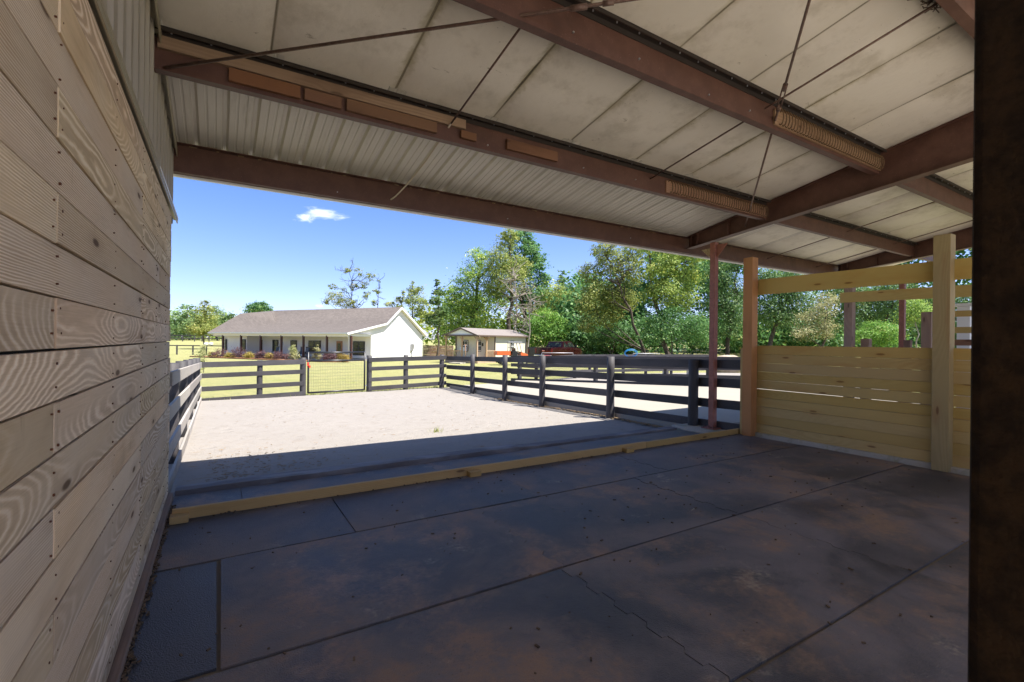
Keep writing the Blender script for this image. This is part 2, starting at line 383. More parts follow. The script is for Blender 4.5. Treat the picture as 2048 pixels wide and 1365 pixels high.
M['blacktube'] = simple('black_painted_tube', (.018, .018, .022), .35)
M['wire'] = simple('dark_wire', (.06, .06, .06), .5)
M['yellowmulch'] = simple('mulch', (.30, .16, .09), .95, 0, .1, .2, 6, (.22, .11, .06), .4, 20)
M['stone'] = simple('pale_boulder', (.40, .33, .26), .9, 0, .2, .2, 3, (.28, .22, .17), .5, 12)

def leaf(name, stops, transl=.4):
    t = NT(name); r = t.rnd(); oi = t.n('ObjectInfo').outputs['Random']
    c = t.ramp(r, stops, 'LINEAR')
    c = t.n('HueSaturation', {'Hue': t.math('MULTIPLY_ADD', oi, .03, .485), 'Saturation': 1.0, 'Value': t.math('MULTIPLY_ADD', oi, .3, .85), 'Color': c}).outputs[0]
    a = t.bsdf(c, .55, 0, .35); b = t.n('BsdfTranslucent', {0: c}).outputs[0]
    return t.done(t.n('MixShader', {0: transl, 1: a, 2: b}).outputs[0])
M['leafA'] = leaf('broad_leaf', [(0, (0.117, 0.199, 0.040)), (.45, (0.250, 0.370, 0.072)), (.8, (0.433, 0.509, 0.099)), (1, (0.650, 0.616, 0.169))])
M['leafB'] = leaf('deep_leaf', [(0, (0.048, 0.114, 0.038)), (.5, (0.101, 0.209, 0.061)), (.85, (0.186, 0.306, 0.081)), (1, (0.400, 0.433, 0.139))])
M['leafC'] = leaf('olive_leaf', [(0, (0.148, 0.199, 0.049)), (.5, (0.281, 0.356, 0.080)), (.8, (0.442, 0.470, 0.124)), (1, (0.650, 0.627, 0.221))])
M['leafD'] = leaf('bright_leaf', [(0, (0.085, 0.172, 0.026)), (.5, (0.169, 0.297, 0.044)), (.85, (0.287, 0.382, 0.070)), (1, (0.439, 0.422, 0.140))])
M['leafE'] = leaf('pine_needle', [(0, (0.058, 0.134, 0.046)), (.5, (0.130, 0.245, 0.069)), (1, (0.260, 0.342, 0.103))])
M['leafF'] = leaf('purple_leaf', [(0, (0.071, 0.030, 0.040)), (.5, (0.158, 0.080, 0.086)), (1, (0.299, 0.180, 0.158))])
M['leafG'] = leaf('yellow_leaf', [(0, (0.200, 0.160, 0.030)), (.5, (0.400, 0.310, 0.060)), (1, (0.500, 0.420, 0.150))])
M['leafH'] = leaf('cream_leaf', [(0, (0.200, 0.240, 0.080)), (.5, (0.420, 0.420, 0.190)), (1, (0.600, 0.570, 0.330))])
M['leafI'] = leaf('hazy_leaf', [(0, (0.126, 0.216, 0.082)), (.5, (0.234, 0.342, 0.126)), (1, (0.378, 0.432, 0.180))])
M['bark'] = simple('grey_bark', (.11, .088, .07), .9, 0, .2, .2, 5, (.055, .045, .035), .5, 20)
M['palebark'] = simple('pale_bark', (.34, .30, .25), .9, 0, .2, .2, 5, (.27, .23, .19), .4, 20)

# ================================================================== BARN
def roofz(y): return 3.27 + .188 * (5.55 - y)
X0, X1, YB = -.40, 14.0, -2.3  # YB: unseen roof end, cut short to let sun in behind
SL = math.atan(.188); RX = Matrix.Rotation(-SL, 3, 'X')      # tilts a box lying along Y into the roof slope

# ---- plank wall
wall = thing('plank_wall', 'weathered wide plank wall with rusty nails under tan ribbed siding', 'wall', (-.37, 2, 0))
def wl(p): return (p[0] + .37, p[1] - 2, p[2])
b = MB()
for k in range(-10, 8):
    z0, z1 = 1.384 + .14 * k, 1.384 + .14 * (k + 1)
    if z0 < 0: z0 = .004
    j0 = 3.35 if k % 2 else 1.71
    if k == 3: j0 = 4.25
    js = [5.16 + rng.uniform(-.015, .015)] + [y for y in (j0 + 1.64 * 2, j0, j0 - 3.66) if -2.6 < y < 5.0] + [-2.68]
    for ya, yb in zip(js[1:], js):
        dx = rng.uniform(-.003, .003); g0 = rng.uniform(.0015, .0045)
        b.box(wl((-.382 + dx, (ya + yb) / 2, (z0 + z1) / 2)), (.024, yb - ya - .003, z1 - z0 - g0 * 2), long=1)
wb = b.build('plank_boarding', M['plank'], wall, bevel=.0015)
b = MB()
for k in range(-10, 8):
    z0 = 1.384 + .14 * k
    j0 = 3.35 if k % 2 else 1.71
    for ys in (-1.9, -.3, .55, 1.71, 2.52, 3.35, 4.05, 4.7, 5.06):
        offs = (-.035, .035) if abs(ys - j0) < .01 else (rng.uniform(-.02, .02),)
        for o in offs:
            for zz in (.032, .106):
                y, z = ys + o + rng.uniform(-.008, .008), z0 + zz + rng.uniform(-.012, .012)
                if z < .03: continue
                x = -.3675; rr = rng.uniform(.0025, .0042)
                b.tube([wl((x - .004, y, z)), wl((x + .0012, y, z))], rr, 7, .5, 0, False)
nm = b.build('nail_heads', simple('rust_nail', (.13, .045, .02), .8, .2), wall); nm['kind'] = 'stuff'
# dark backing and outer skin so no daylight leaks between planks
MB().box(wl((-.46, 1.23, 1.25)), (.13, 7.8, 2.52), long=1).build('wall_frame', M['gap'], wall)
# ribbed siding above
b = MB(); ys = []; y = YB
while y < 5.58:
    for dy, dx in ((0, 0), (.045, 0), (.06, .018), (.09, .018), (.105, 0), (.135, 0), (.140, .006), (.155, .006), (.16, 0)):
        ys.append((y + dy, -.405 + dx))
    y += .2286
ys = [q for q in ys if q[0] < 5.60] + [(5.60, -.405)]
for (ya, xa), (yb, xb) in zip(ys, ys[1:]):
    b.face([wl((xa, ya, 2.50)), wl((xb, yb, 2.50)), wl((xb, yb, roofz(yb) + .02)), wl((xa, ya, roofz(ya) + .02))], None, .3)
sd = b.build('ribbed_siding', M['siding'], wall)
b = MB(); b.box(wl((-.364, 1.45, 2.545)), (.035, 8.2, .022), long=1); b.box(wl((-.352, 1.45, 2.530)), (.008, 8.2, .05), long=1)
b.build('ledge_trim_and_glint', M['trimtan'], wall)
MB().box(wl((-.3445, 4.72, 2.545)), (.004, 1.60, .020), long=1).build('ledge_trim_and_glint', M['trimwhite'], wall)  # thin white strip painting a glossy highlight along the ledge
b = MB()
b.box(wl((-.383, 1.45, roofz(1.45) - .045)), (.05, 8.4, .012), RX, 1); b.box(wl((-.360, 1.45, roofz(1.45) - .085)), (.006, 8.4, .085), RX, 1)
b.build('rake_trim', M['trimtan'], wall)
MB().box(wl((-.352, 1.25, .018)), (.036, 7.8, .066), long=1).build('baseboard', M['oldwood'], wall, bevel=.004)

# ---- unseen back of the shed, opened for bounced sun: posts and added pale ground
for x_ in (3.4, 7.0, 10.6):
    o = MB().box((0, 0, 2.3), (.14, .14, 4.55), long=2).build('timber_post', M['oldwood'], bevel=.005); o.location = (x_, -2.2, 0)
    tag(o, 'unseen brown square post at the opened back of the shed', 'post', 'unseen posts at the back of the shed')
by = MB(); by.face([(8.6, -22, -.055), (30, -22, -.055), (30, -2.6, -.02), (8.6, -2.6, -.02)], None, .4); tag(by.build('dim_side_ground', M['slab']), kind='structure')  # added unseen ground, kept dark to limit bounce on the right
by = MB(); by.face([(-14, -22, -.05), (8.6, -22, -.05), (8.6, -2.6, -.02), (-14, -2.6, -.02)], None, .4); tag(by.build('bounce_ground', M['bounce_pale']), kind='structure')  # added unseen ground, paled to bounce sun inside

# ---- roof
roof = thing('barn_roof', 'low sloping shed roof on rust red steel purlins with white insulation', 'roof', (7, 4, 3.5))
def rl(p): return (p[0] - 7, p[1] - 4, p[2] - 3.5)
seam = [.31 - .963 + .963 * i for i in range(16)]; seam[0] = -.405; seam = [s for s in seam if s < 13.9] + [14.0]
for xa, xb in zip(seam, seam[1:]):
    b = MB(); nx, W = 10, xb - xa
    bays = [(YB, 1.22), (1.22, 2.65), (2.65, 4.08)] + ([(4.08, 5.60)] if xa > 6.9 else [])
    for (ya, yb) in bays:
        ny = 8; seedx = rng.uniform(0, 50)
        def pt(i, j):
            s_, q = i / nx, j / ny; x = xa + W * s_; y = ya + (yb - ya) * q
            sag = .045 * (4 * s_ * (1 - s_)) ** .38 * (.72 + .28 * (4 * q * (1 - q)) ** .5) + .008 * mnoise.noise((x * 2.2 + seedx, y * 1.6, 3))
            return rl((x, y, roofz(y) + .028 - sag))
        for i in range(nx):
            for j in range(ny):
                uvq = [((i + a) / nx, (ya + (yb - ya) * (j + c) / ny)) for a, c in ((0, 0), (0, 1), (1, 1), (1, 0))]
                b.face([pt(i, j), pt(i, j + 1), pt(i + 1, j + 1), pt(i + 1, j)], uvq, .5, 0, True)
    b.build('insulation_panel', M['insul'], roof, weld=True)
# ribbed eave sheet
b = MB(); xs = []; x = -.405
while x < 14:
    for dx, dz in ((0, 0), (.05, 0), (.054, .006), (.066, .006), (.07, 0), (.115, 0), (.119, .006), (.131, .006), (.135, 0), (.172, 0), (.186, .024), (.212, .024)):
        xs.append((x + dx, dz))
    x += .2317
for (xa, za), (xb, zb) in zip(xs, xs[1:]):
    if xb > 14: break
    for ya, yb in (((4.0, 5.66)),):
        b.face([rl((xa, ya, roofz(ya) + za + .004)), rl((xa, yb, roofz(yb) + za + .004)), rl((xb, yb, roofz(yb) + zb + .004)), rl((xb, ya, roofz(ya) + zb + .004))], None, .4)
b.build('ribbed_eave_sheet', M['ribroof'], roof)
yc = (YB - .05 + 5.70) / 2
MB().box(rl((6.79, yc, roofz(yc) + .075)), (14.5, (5.70 - YB + .1) / cos(SL), .02), RX).build('roof_sheet', M['trimwhite'], roof)

def purlin(yw, zb, zt, xa, xb, name='purlin'):
    h = zt - zb; b = MB(); L = xb - xa; xc = (xa + xb) / 2
    b.box(rl((xc, yw, (zb + zt) / 2)), (L, .006, h), long=0)
    b.box(rl((xc, yw + .036, zb + .003)), (L, .066, .006), long=0); b.box(rl((xc, yw + .067, zb + .014)), (L, .005, .022), long=0)
    b.box(rl((xc, yw - .038, zt - .003 + .006)), (L, .07, .006), long=0); b.box(rl((xc, yw - .07, zt - .010)), (L, .005, .025), long=0)
    o = b.build(name, M['steel'], roof)
    MB().box(rl((xc, yw - .036, zt - .004)), (L, .058, .004), long=0).box(rl((xc, yw - .0075, zt - .024)), (L, .006, .046), long=0).box(rl((xc, yw - .0745, zt - .008)), (L, .004, .032), long=0).build('flange_shade_strip', M['flange_shade'], o)  # dark strips painting the shade below the top edge of the purlin
    s = MB(); x = xa + .1
    while x < xb - .05:
        s.tube([rl((x, yw - .045, zt - .002)), rl((x, yw - .045, zt - .018))], .006, 6, .5); x += .2317
    sc = s.build('screw_heads', M['galv'], o); sc['kind'] = 'stuff'
    return o
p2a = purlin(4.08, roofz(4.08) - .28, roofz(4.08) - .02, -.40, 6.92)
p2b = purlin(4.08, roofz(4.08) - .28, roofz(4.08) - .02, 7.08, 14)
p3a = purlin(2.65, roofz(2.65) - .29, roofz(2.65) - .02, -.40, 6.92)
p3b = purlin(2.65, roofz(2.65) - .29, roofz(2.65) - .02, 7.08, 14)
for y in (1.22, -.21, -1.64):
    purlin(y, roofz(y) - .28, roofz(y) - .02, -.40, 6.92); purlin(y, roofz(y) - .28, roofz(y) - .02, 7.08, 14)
# wooden blocking nailed into the second purlin
zb = roofz(4.08) - .28
for xa, xb, za, h, dy in ((-.38, 1.95, .135, .085, .016), (.04, .52, .028, .095, .02), (.55, .83, .03, .09, .018), (.87, 1.66, .03, .095, .02), (1.9, 2.06, .045, .07, .022), (2.40, 3.02, .05, .10, .022)):
    w = MB().box(rl((((xa + xb) / 2), 4.08 - .003 - dy - .004, zb + za + h / 2)), (xb - xa, .034, h), long=0)
    w.build('wood_block', M['oldwood'] if xa < -.3 else M['block'], p2a, bevel=.003)
for p, y, xa, xb in ((p2a, 4.08, 4.75, 6.86), (p3a, 2.65, 4.62, 6.86)):          # wound wire lying in the channel
    b = MB(); zb2 = roofz(y) - .28; n = 42; pts = []
    for i in range(n * 9):
        a = 2 * pi * i / 9; f = i / (n * 9 - 1)
        pts.append(rl((xa + (xb - xa) * f, y - .045 + .034 * cos(a), zb2 + .105 + .078 * sin(a))))
    b.tube(pts, .0062, 5, .5); b.build('wire_coil', M['coil'], p)
    MB().box(rl(((xa + xb) / 2, y - .016, zb2 + .10)), (xb - xa + .06, .02, .15), long=0).build('wood_block', M['oldwood'], p)
# eave strut with white edge
b = MB(); L = 14.42; xc = 6.79; zt = roofz(5.55) - .01; zb = zt - .262
b.box(rl((xc, 5.55, (zb + zt) / 2)), (L, .006, zt - zb), long=0); b.box(rl((xc, 5.59, zb + .003)), (L, .075, .006), long=0); b.box(rl((xc, 5.51, zt - .003)), (L, .075, .006), long=0)
es = b.build('eave_strut', M['steel'], roof)
MB().box(rl((xc, 5.645, zb + .05)), (L, .035, .14), long=0).build('eave_trim', M['trimwhite'], roof)
b = MB(); x = -.3
while x < 13.8:                                           # crumbly foam where the sheet meets the strut
    l = rng.uniform(.03, .12); b.box(rl((x, 5.535, zt + .002 + rng.uniform(0, .006))), (l, .02, rng.uniform(.008, .025)), Matrix.Rotation(rng.uniform(-.2, .2), 3, 'Y')); x += l * rng.uniform(.8, 2.2)
fo = b.build('closure_foam', M['dirtfoam'], roof); fo['kind'] = 'stuff'
# rafters (tapered I sections)
def rafter(xr):
    def bz(y): return 3.05 + .107 * (5.62 - y)
    b = MB(); pr = []
    for y in (5.50, 3.0, 0, YB): pr.append((y, bz(y), roofz(y) - .012))
    for (ya, za, ta), (yb, zb_, tb) in zip(pr, pr[1:]):
        for sx in (-1, 1):
            q = [rl((xr + .004 * sx, ya, za)), rl((xr + .004 * sx, yb, zb_)), rl((xr + .004 * sx, yb, tb)), rl((xr + .004 * sx, ya, ta))]
            b.face(q if sx > 0 else q[::-1], None, .3)
        for lo in (True, False):
            A = za if lo else ta - .01; B = zb_ if lo else tb - .01; w = .068
            s1 = [rl((xr - w, ya, A)), rl((xr + w, ya, A)), rl((xr + w, ya, A + .01)), rl((xr - w, ya, A + .01))]
            s2 = [rl((xr - w, yb, B)), rl((xr + w, yb, B)), rl((xr + w, yb, B + .01)), rl((xr - w, yb, B + .01))]
            b.loft([s1, s2])
    o = b.build('rafter', M['steel'], roof)
    s = MB()
    for y in (5.42, 5.30, 4.72): s.box(rl((xr - .034, y, (bz(y) + roofz(y)) / 2)), (.06, .01, roofz(y) - bz(y) - .04), long=2)
    s.build('stiffener_plate', M['steel'], o)
    return o
raf = rafter(7.0); rafter(12.3)
# sag rods and bracing
def rod(pts, r, name, parent=roof, n=6): return MB().tube([rl(p) for p in pts], r, n).build(name, M['rod'], parent)
def off(y, o): return roofz(y) - o
rod([(1.80, 2.70, off(2.7, .13)), (1.79, 4.08, off(4.08, .15))], .009, 'sag_rod')
rod([(1.79, 4.02, off(4.02, .15)), (1.78, 4.6, off(4.6, .20)), (1.76, 5.0, off(5.0, .215)), (1.735, 5.3, off(5.3, .215)), (1.715, 5.40, off(5.40, .225)), (1.68, 5.46, off(5.46, .24))], .0085, 'hanging_rod_end').data.materials[0] = M['palerod']
rod([(4.46, 1.22, off(1.22, .13)), (4.46, 4.08, off(4.08, .13))], .009, 'sag_rod')
rod([(9.4, 2.65, off(2.65, .13)), (9.4, 5.5, off(5.5, .14))], .008, 'sag_rod'); rod([(11.3, 2.65, off(2.65, .13)), (11.3, 5.5, off(5.5, .14))], .008, 'sag_rod')
for p_, yw_, zb_, xs_ in ((p3a, 2.65, roofz(2.65) - .29, (.9, 2.1, 2.75, 3.6, 4.2)), (p2a, 4.08, roofz(4.08) - .28, (2.2, 3.4, 4.2)), (es, 5.53, roofz(5.55) - .27, (1.1, 3.3, 5.6))):
    for i_, x_ in enumerate(xs_): MB().tube([rl((x_, yw_ - .016, zb_ + .05 + .02 * (i_ % 3))), rl((x_, yw_ - .003, zb_ + .05 + .02 * (i_ % 3)))], .007, 6).build('bolt_head', M['galv'], p_)
r1 = rod([(-.37, 4.10, 3.28), (2.27, 2.22, 3.64), (6.9, -1.07, 4.27)], .011, 'brace_rod')
MB().tube([rl((1.93, 2.46, 3.592)), rl((2.02, 2.40, 3.604))], .02, 8).tube([rl((2.10, 2.34, 3.616)), rl((2.16, 2.30, 3.624))], .018, 8).build('coupling', M['rod'], r1)
A, B = Vector((7.0, 4.46, 3.25)), Vector((3.41, 1.72, 3.77)); dirv = (B - A).normalized()
def on(t): return A + (B - A) * t
r2 = rod([on(0), on(.715), ], .011, 'brace_rod'); rod([on(.785), on(1.0), on(2.05)], .011, 'brace_rod')
tb = MB(); side = dirv.cross(Vector((0, 0, 1))).normalized() * .016
for s in (-1, 1): tb.tube([rl(on(.715) + side * s), rl(on(.785) + side * s)], .006, 6)
tb.tube([rl(on(.708)), rl(on(.722))], .021, 8); tb.tube([rl(on(.778)), rl(on(.794))], .021, 8)
tb.build('turnbuckle', M['rod'], r2)
nest = MB()
nb = Vector((4.50, 1.36, off(1.36, .06)))
for i in range(70):
    p = nb + Vector((rng.gauss(0, .06), rng.gauss(0, .05), -abs(rng.gauss(0, .02)))); q = p + Vector((rng.gauss(0, .05), rng.gauss(0, .05), rng.gauss(0, .02)))
    nest.tube([p, q], .004, 4)
tag(nest.build('mud_nest', simple('dry_mud', (.14, .10, .07), .95), bevel=0), 'tangled brown nest stuck to the ceiling beside the upper sag rod', 'nest')

# ---- steel column
c = thing('steel_column', 'square rust red steel column on a bolted base plate holding the shed rafter', 'column', (6.965, 4.975, .0))
MB().box((0, 0, 1.56), (.095, .095, 3.05), long=2).build('shaft', M['column'], c, bevel=.006)
MB().box((0, 0, .022), (.26, .24, .014)).build('base_plate', M['column'], c)
b = MB()
for sx in (-1, 1):
    for sy in (-1, 1): b.tube([(sx * .1, sy * .09, .025), (sx * .1, sy * .09, .05)], .014, 6)
b.build('anchor_bolt', M['rod'], c)
for s in (-1, 1):
    q = MB(); y0_, z0 = .048 * s, 3.02
    for xx in (-.005, .005): pass
    tri = [(y0_, z0 + (.02 if s < 0 else -.02)), (y0_ + .20 * s, z0 + (.02 if s < 0 else -.02)), (y0_, z0 - .20)]
    s1 = [(-.006, a, z) for a, z in tri]; s2 = [(.006, a, z) for a, z in tri]
    q.loft([s1, s2]); g_ = q.build('gusset_plate', M['column'] if s < 0 else M['dirtfoam'], c, weld=True)
c2 = dup(c, None, (12.25, 4.25, 0), 0, 'thin rust red steel column beyond the yellow board partition')
sp = MB(); sp.prism([(6.48, 4.62), (7.32, 4.62), (7.32, 5.46), (6.62, 5.52), (6.44, 5.15)], -.2, .012)
tag(sp.build('concrete_pier', M['oldconc'], bevel=.02), 'rough pale concrete pad under the rust red column', 'concrete pad')

# ---- square timber posts
def post(x, y, h, w, mat, label, z=0.0):
    o = MB().box((0, 0, h / 2), (w, w, h), long=2).build('timber_post', mat, bevel=.005); o.location = (x, y, z); return tag(o, label, 'post')
tp = post(6.997, 4.355, 2.745, .150, M['cedar'], 'reddish knotty square timber post beside the steel column')
MB().box((-.02, .096, .68), (.09, .035, 1.34), long=2).build('nailing_strip', M['pine'], tp, bevel=.002)
post(7.035, 2.055, 2.68, .155, M['greenpine'], 'tall grey green square timber post with a split knot, end of the yellow boards')
post(11.0, 4.70, 2.62, .15, M['oldwood'], 'brown square post under the loose upper yellow board')
post(11.3, 4.52, 1.545, .145, M['oldwood'], 'short brown post top just showing above the yellow boards, second from the reddish post')
post(11.6, 3.93, 1.52, .11, M['oldwood'], 'short brown post top standing in front of the thin steel column')
post(11.2, 3.50, 2.04, .15, M['oldwood'], 'brown square post of middle height between thin column and grey green post')
wp = MB().box((0, 0, 1.1), (.2, .2, 2.2), long=2).box((0, 0, 2.23), (.3, .3, .06)).build('white_post', M['whitepaint'], bevel=.01); wp.location = (12.6, 3.35, .0)
tag(wp, 'square white painted post with cap behind three yellow rails', 'post')

# ---- yellow board partition
pt_ = thing('board_partition', 'low partition of ten new yellow pine boards with a high top rail', 'partition', (7.1, 3.2, 0))
z = .055
for i in range(10):
    h = .132 + rng.uniform(-.003, .003); t1 = rng.uniform(-.004, .004)
    MB().box((rng.uniform(-.003, .003), -1.15, z + h / 2), (.036, 4.75, h - (rng.uniform(.0045, .0055) if i in (4, 5) else rng.uniform(.0005, .003))), Matrix.Rotation(rng.uniform(-.0009, .0009), 3, 'X'), 1, (i * .137 + .05) % 1).build('board', M['pine'], pt_, bevel=.003)
    z += h + .001
MB().box((0, -1.15, 2.285), (.038, 4.75, .235), Matrix.Rotation(.003, 3, 'X'), 1, .63).build('top_rail', M['pine'], pt_, bevel=.003)
MB().box((.0, -1.15, .02), (.13, 4.9, .07), long=1).build('concrete_footing', M['oldconc'], pt_, bevel=.008)
ub = MB().box((0, 0, 0), (.04, 2.6, .205), Matrix.Rotation(radians(.6), 3, 'X'), 1, .22).build('loose_board', M['pine'], bevel=.003)
ub.location = (10.9, 3.53, 2.37); tag(ub, 'short upper yellow board nailed to the brown post beyond the partition', 'board')
rp = thing('rail_panel', 'three narrow rails in front of a square white post, beyond the partition', 'rails', (10.4, 2.4, 0))
for zc, mt in ((1.95, 'pine'), (1.68, 'pine'), (1.475, 'oldwood')): MB().box((0, 0, zc), (.04, 1.5, .10), long=1).build('rail', M[mt], rp, bevel=.003)
for yy in (-.7,): MB().box((.05, yy, 1.05), (.09, .09, 2.1), long=2).build('post', M['oldwood'], rp)

# ---- near post
np_ = thing('near_post', 'thick dark blackened post standing close by at the edge of the bay', 'post', (.90, .06, 0))
MB().box((.0, 0, 2.0), (.20, .30, 4.0), long=2).build('shaft', M['darkpost'], np_, bevel=.012)
MB().box((0, 0, .02), (.28, .36, .03)).build('base_plate', M['darkpost'], np_)

# ---- floor
fb = MB().box((4.1, -1.9, -.072), (9.0, 1.36, .12)); tag(fb.build('bounce_slab', M['bounce_pale']), kind='structure')  # unseen floor strip, paled to bounce sun onto ceiling and walls
fb = MB().box((11.3, -1.9, -.072), (5.4, 1.36, .12)); tag(fb.build('unseen_side_slab', M['slab']), kind='structure')  # unseen floor strip, kept dark to limit bounce on the right
fl = MB().box((6.8, 2.0, -.072), (14.4, 6.44, .12)).build('floor_slab', M['slab']); tag(fl, kind='structure')
def teeth(x0, y0, y1, seed):
    r_ = random.Random(seed); pts = []; y = y0; s = 1
    n = max(4, int((y1 - y0) / .105)); st = (y1 - y0) / n
    for i in range(n):
        ya, yb = y0 + i * st, y0 + (i + 1) * st; d = .017 * s
        pts += [(x0 + d, ya + .008 + s * .006), (x0 + d, yb - .008 - s * -.006)]; s = -s
    return [(x0, y0)] + pts + [(x0, y1)]
def straight(x0, y0, y1, seed):
    r_ = random.Random(seed); return [(x0 + r_.uniform(-.004, .004), y0), (x0 + r_.uniform(-.006, .006), (y0 + y1) / 2), (x0 + r_.uniform(-.004, .004), y1)]
rows = [   # y0, y1, joints (x, interlocked?), row phrase
    (4.56, 5.20, [(-.335, 0), (.18, 0), (2.05, 1), (3.9, 0), (5.6, 1), (6.62, 0)], 'in the row between sill board and black timber'),
    (3.588, 4.485, [(-.325, 0), (.87, 0), (2.53, 0), (4.25, 1), (5.95, 0), (6.98, 0)], 'touching the near side of the sill board'),
    (2.388, 3.564, [(.016, 0), (1.86, 1), (3.69, 1), (5.5, 0), (7.0, 0)], 'one row back from the sill board'),
    (1.219, 2.364, [(-.325, 0), (1.84, 1), (3.70, 1), (5.52, 0), (6.95, 0)], 'two rows back from the sill board'),
    (.02, 1.195, [(-.25, 0), (1.9, 1), (3.72, 0), (5.55, 1), (6.95, 0)], 'three rows back from the sill board'),
    (-1.17, .005, [(-.25, 0), (1.84, 1), (3.70, 1), (5.52, 0), (6.95, 0)], 'four rows back from the sill board'),
]
ordn = ['first', 'second', 'third', 'fourth', 'fifth']
for ri, (y0, y1, js, ph) in enumerate(rows):
    for i, ((xa, ta), (xb, tb_)) in enumerate(zip(js, js[1:])):
        g_ = .0035; sd_ = ri * 40 + i; ga, gb = (.0022 if ta else g_), (.0022 if tb_ else g_)
        Lp = [(x + ga, y) for x, y in (teeth if ta else straight)(xa, y0, y1, ri * 40 + i)]
        Rp = [(x - gb, y) for x, y in (teeth if tb_ else straight)(xb, y0, y1, ri * 40 + i + 1)]
        r_ = random.Random(sd_); w1, w2, w3 = (r_.uniform(-.005, .005) for _ in range(3))
        mid = [(xa + (xb - xa) * f, f) for f in (.25, .5, .75)]
        bot = [(x, y0 + w1 * 4 * f * (1 - f)) for x, f in mid]; top = [(x, y1 + w2 * 4 * f * (1 - f)) for x, f in mid]
        ol = Lp[::-1] + bot + Rp + top[::-1]
        ol = [q for k, q in enumerate(ol) if k == 0 or (q[0] - ol[k - 1][0]) ** 2 + (q[1] - ol[k - 1][1]) ** 2 > 1e-7]
        cx_, cy_ = (xa + xb) / 2, (y0 + y1) / 2
        zt_ = r_.uniform(-.001, .004)
        o = MB().prism([(x - cx_, y - cy_) for x, y in ol], -.0095 - zt_, 0, r_.random() * .9).build('rubber_mat', M['rubber'])
        o.location = (cx_, cy_, zt_); o.rotation_euler = (r_.uniform(-.001, .001), r_.uniform(-.0008, .0008), 0)
        tag(o, 'rubber mat, %s from the plank wall, %s' % (ordn[i], ph), 'floor mat', 'rubber floor mats')
o = MB().prism([(-.195, -.575), (.13, -.575), (.125, .575), (-.195, .575)], -.012, 0, .99).build('rubber_mat', M['rubber']); o.location = (-.128, 2.977, .001)
tag(o, 'narrow clean black rubber strip mat against the plank wall', 'floor mat', 'rubber floor mats')

# sill board, tie
sb = thing('sill_board', 'long yellow lumber sill across the doorway floor', 'board', (3.35, 4.52, 0))
MB().box((-1.05, 0, .043), (5.2, .038, .085), Matrix.Rotation(.0006, 3, 'Z'), 0, .4).build('plank', M['sillwood'], sb, bevel=.003)
MB().box((2.60, .003, .04), (2.08, .038, .08), Matrix.Rotation(-.001, 3, 'Z'), 0, .77).build('plank', M['sillwood'], sb, bevel=.003)
for x in (-3.60, -1.06, 1.17): MB().box((x, -.062, .028), (.13 if x > -3 else .12, .085 if x > -3 else .1, .055), None, 0).build('wood_block', M['sillwood'], sb, bevel=.003)
def wavy(xa, xb, y, z, h, w, n=24, seed=1):
    secs = []
    for i in range(n + 1):
        x = xa + (xb - xa) * i / n; f = lambda k: mnoise.noise((x * .8, k, seed)) * .018 + mnoise.noise((x * 4, k, seed)) * .006
        hh, ww = h + f(1), w + f(2)
        secs.append([(x, y - ww / 2 + f(4), z), (x, y - ww / 2 + .012 + f(4), z + hh), (x, y + f(4), z + hh + f(3) * .6), (x, y + ww / 2 + f(4), z + hh * .9), (x, y + ww / 2 + f(4), z)])
    b = MB(); n_ = 5
    for i in range(n):
        for k in range(n_):
            k2 = (k + 1) % n_; q = [secs[i][k2], secs[i][k], secs[i + 1][k], secs[i + 1][k2]]
            b.face(q, [(p[0], p[1] + p[2]) for p in q], .3, 0, False)
    b.face(secs[0][:], None, .3); b.face(secs[-1][::-1], None, .3)
    return b
t1 = wavy(-.33, 3.35, 5.36, -.13, .168, .26, 26, 3).build('landscape_timber', M['tie'], weld=True); tag(t1, 'long tarred black timber edging the sand, end against the left fence', 'timber')
t2 = wavy(3.36, 6.45, 5.37, -.13, .15, .24, 22, 8).build('landscape_timber', M['tie'], weld=True); tag(t2, 'weathered black timber edging the sand, end against the concrete pad', 'timber')
# loose bits on the floor
b = MB()
for i in range(260):
    x, y = rng.uniform(-.2, 6.8), rng.uniform(.9, 4.4); s = rng.uniform(.003, .011)
    b.box((x, y, .006 + s / 2), (s * rng.uniform(1, 3), s, s * .7), Matrix.Rotation(rng.uniform(0, 3), 3, 'Z'))
for i in range(500):
    x, y = -.332 + abs(rng.gauss(0, .014)), rng.uniform(.9, 4.9); s = rng.uniform(.003, .012)
    b.box((x, y, .004 + s / 2), (s, s * rng.uniform(1, 2.5), s), Matrix.Rotation(rng.uniform(0, 3), 3, 'Z'))
for i in range(110):
    x = rng.uniform(-.2, 6.9); y = 4.49 - abs(rng.gauss(0, .025)); s = rng.uniform(.003, .010)
    b.box((x, y, .005 + s / 2), (s * 2, s, s), Matrix.Rotation(rng.uniform(0, 3), 3, 'Z'))
tag(b.build('dirt_crumbs', simple('dry_dirt', (.19, .13, .08), .95, 0, .1, .3, 9, (.07, .05, .035))), 'dry crumbs of dirt scattered on the rubber mats', 'dirt', kind='stuff')
b = MB()
for x, y, a, l in ((.04, 1.35, 1.4, .22), (.10, 1.22, .5, .16), (3.4, 2.62, .2, .06), (-.2, 1.4, 1.2, .3), (.06, 1.62, 1.8, .12)):
    b.tube([(x, y, .008), (x + cos(a) * l * .5 + .01, y + sin(a) * l * .5, .016), (x + cos(a) * l, y + sin(a) * l, .009)], .0018, 4)
tag(b.build('straw', simple('dry_straw', (.55, .50, .36), .8)), 'few pale straw stems lying on the mats by the wall', 'straw', kind='stuff')

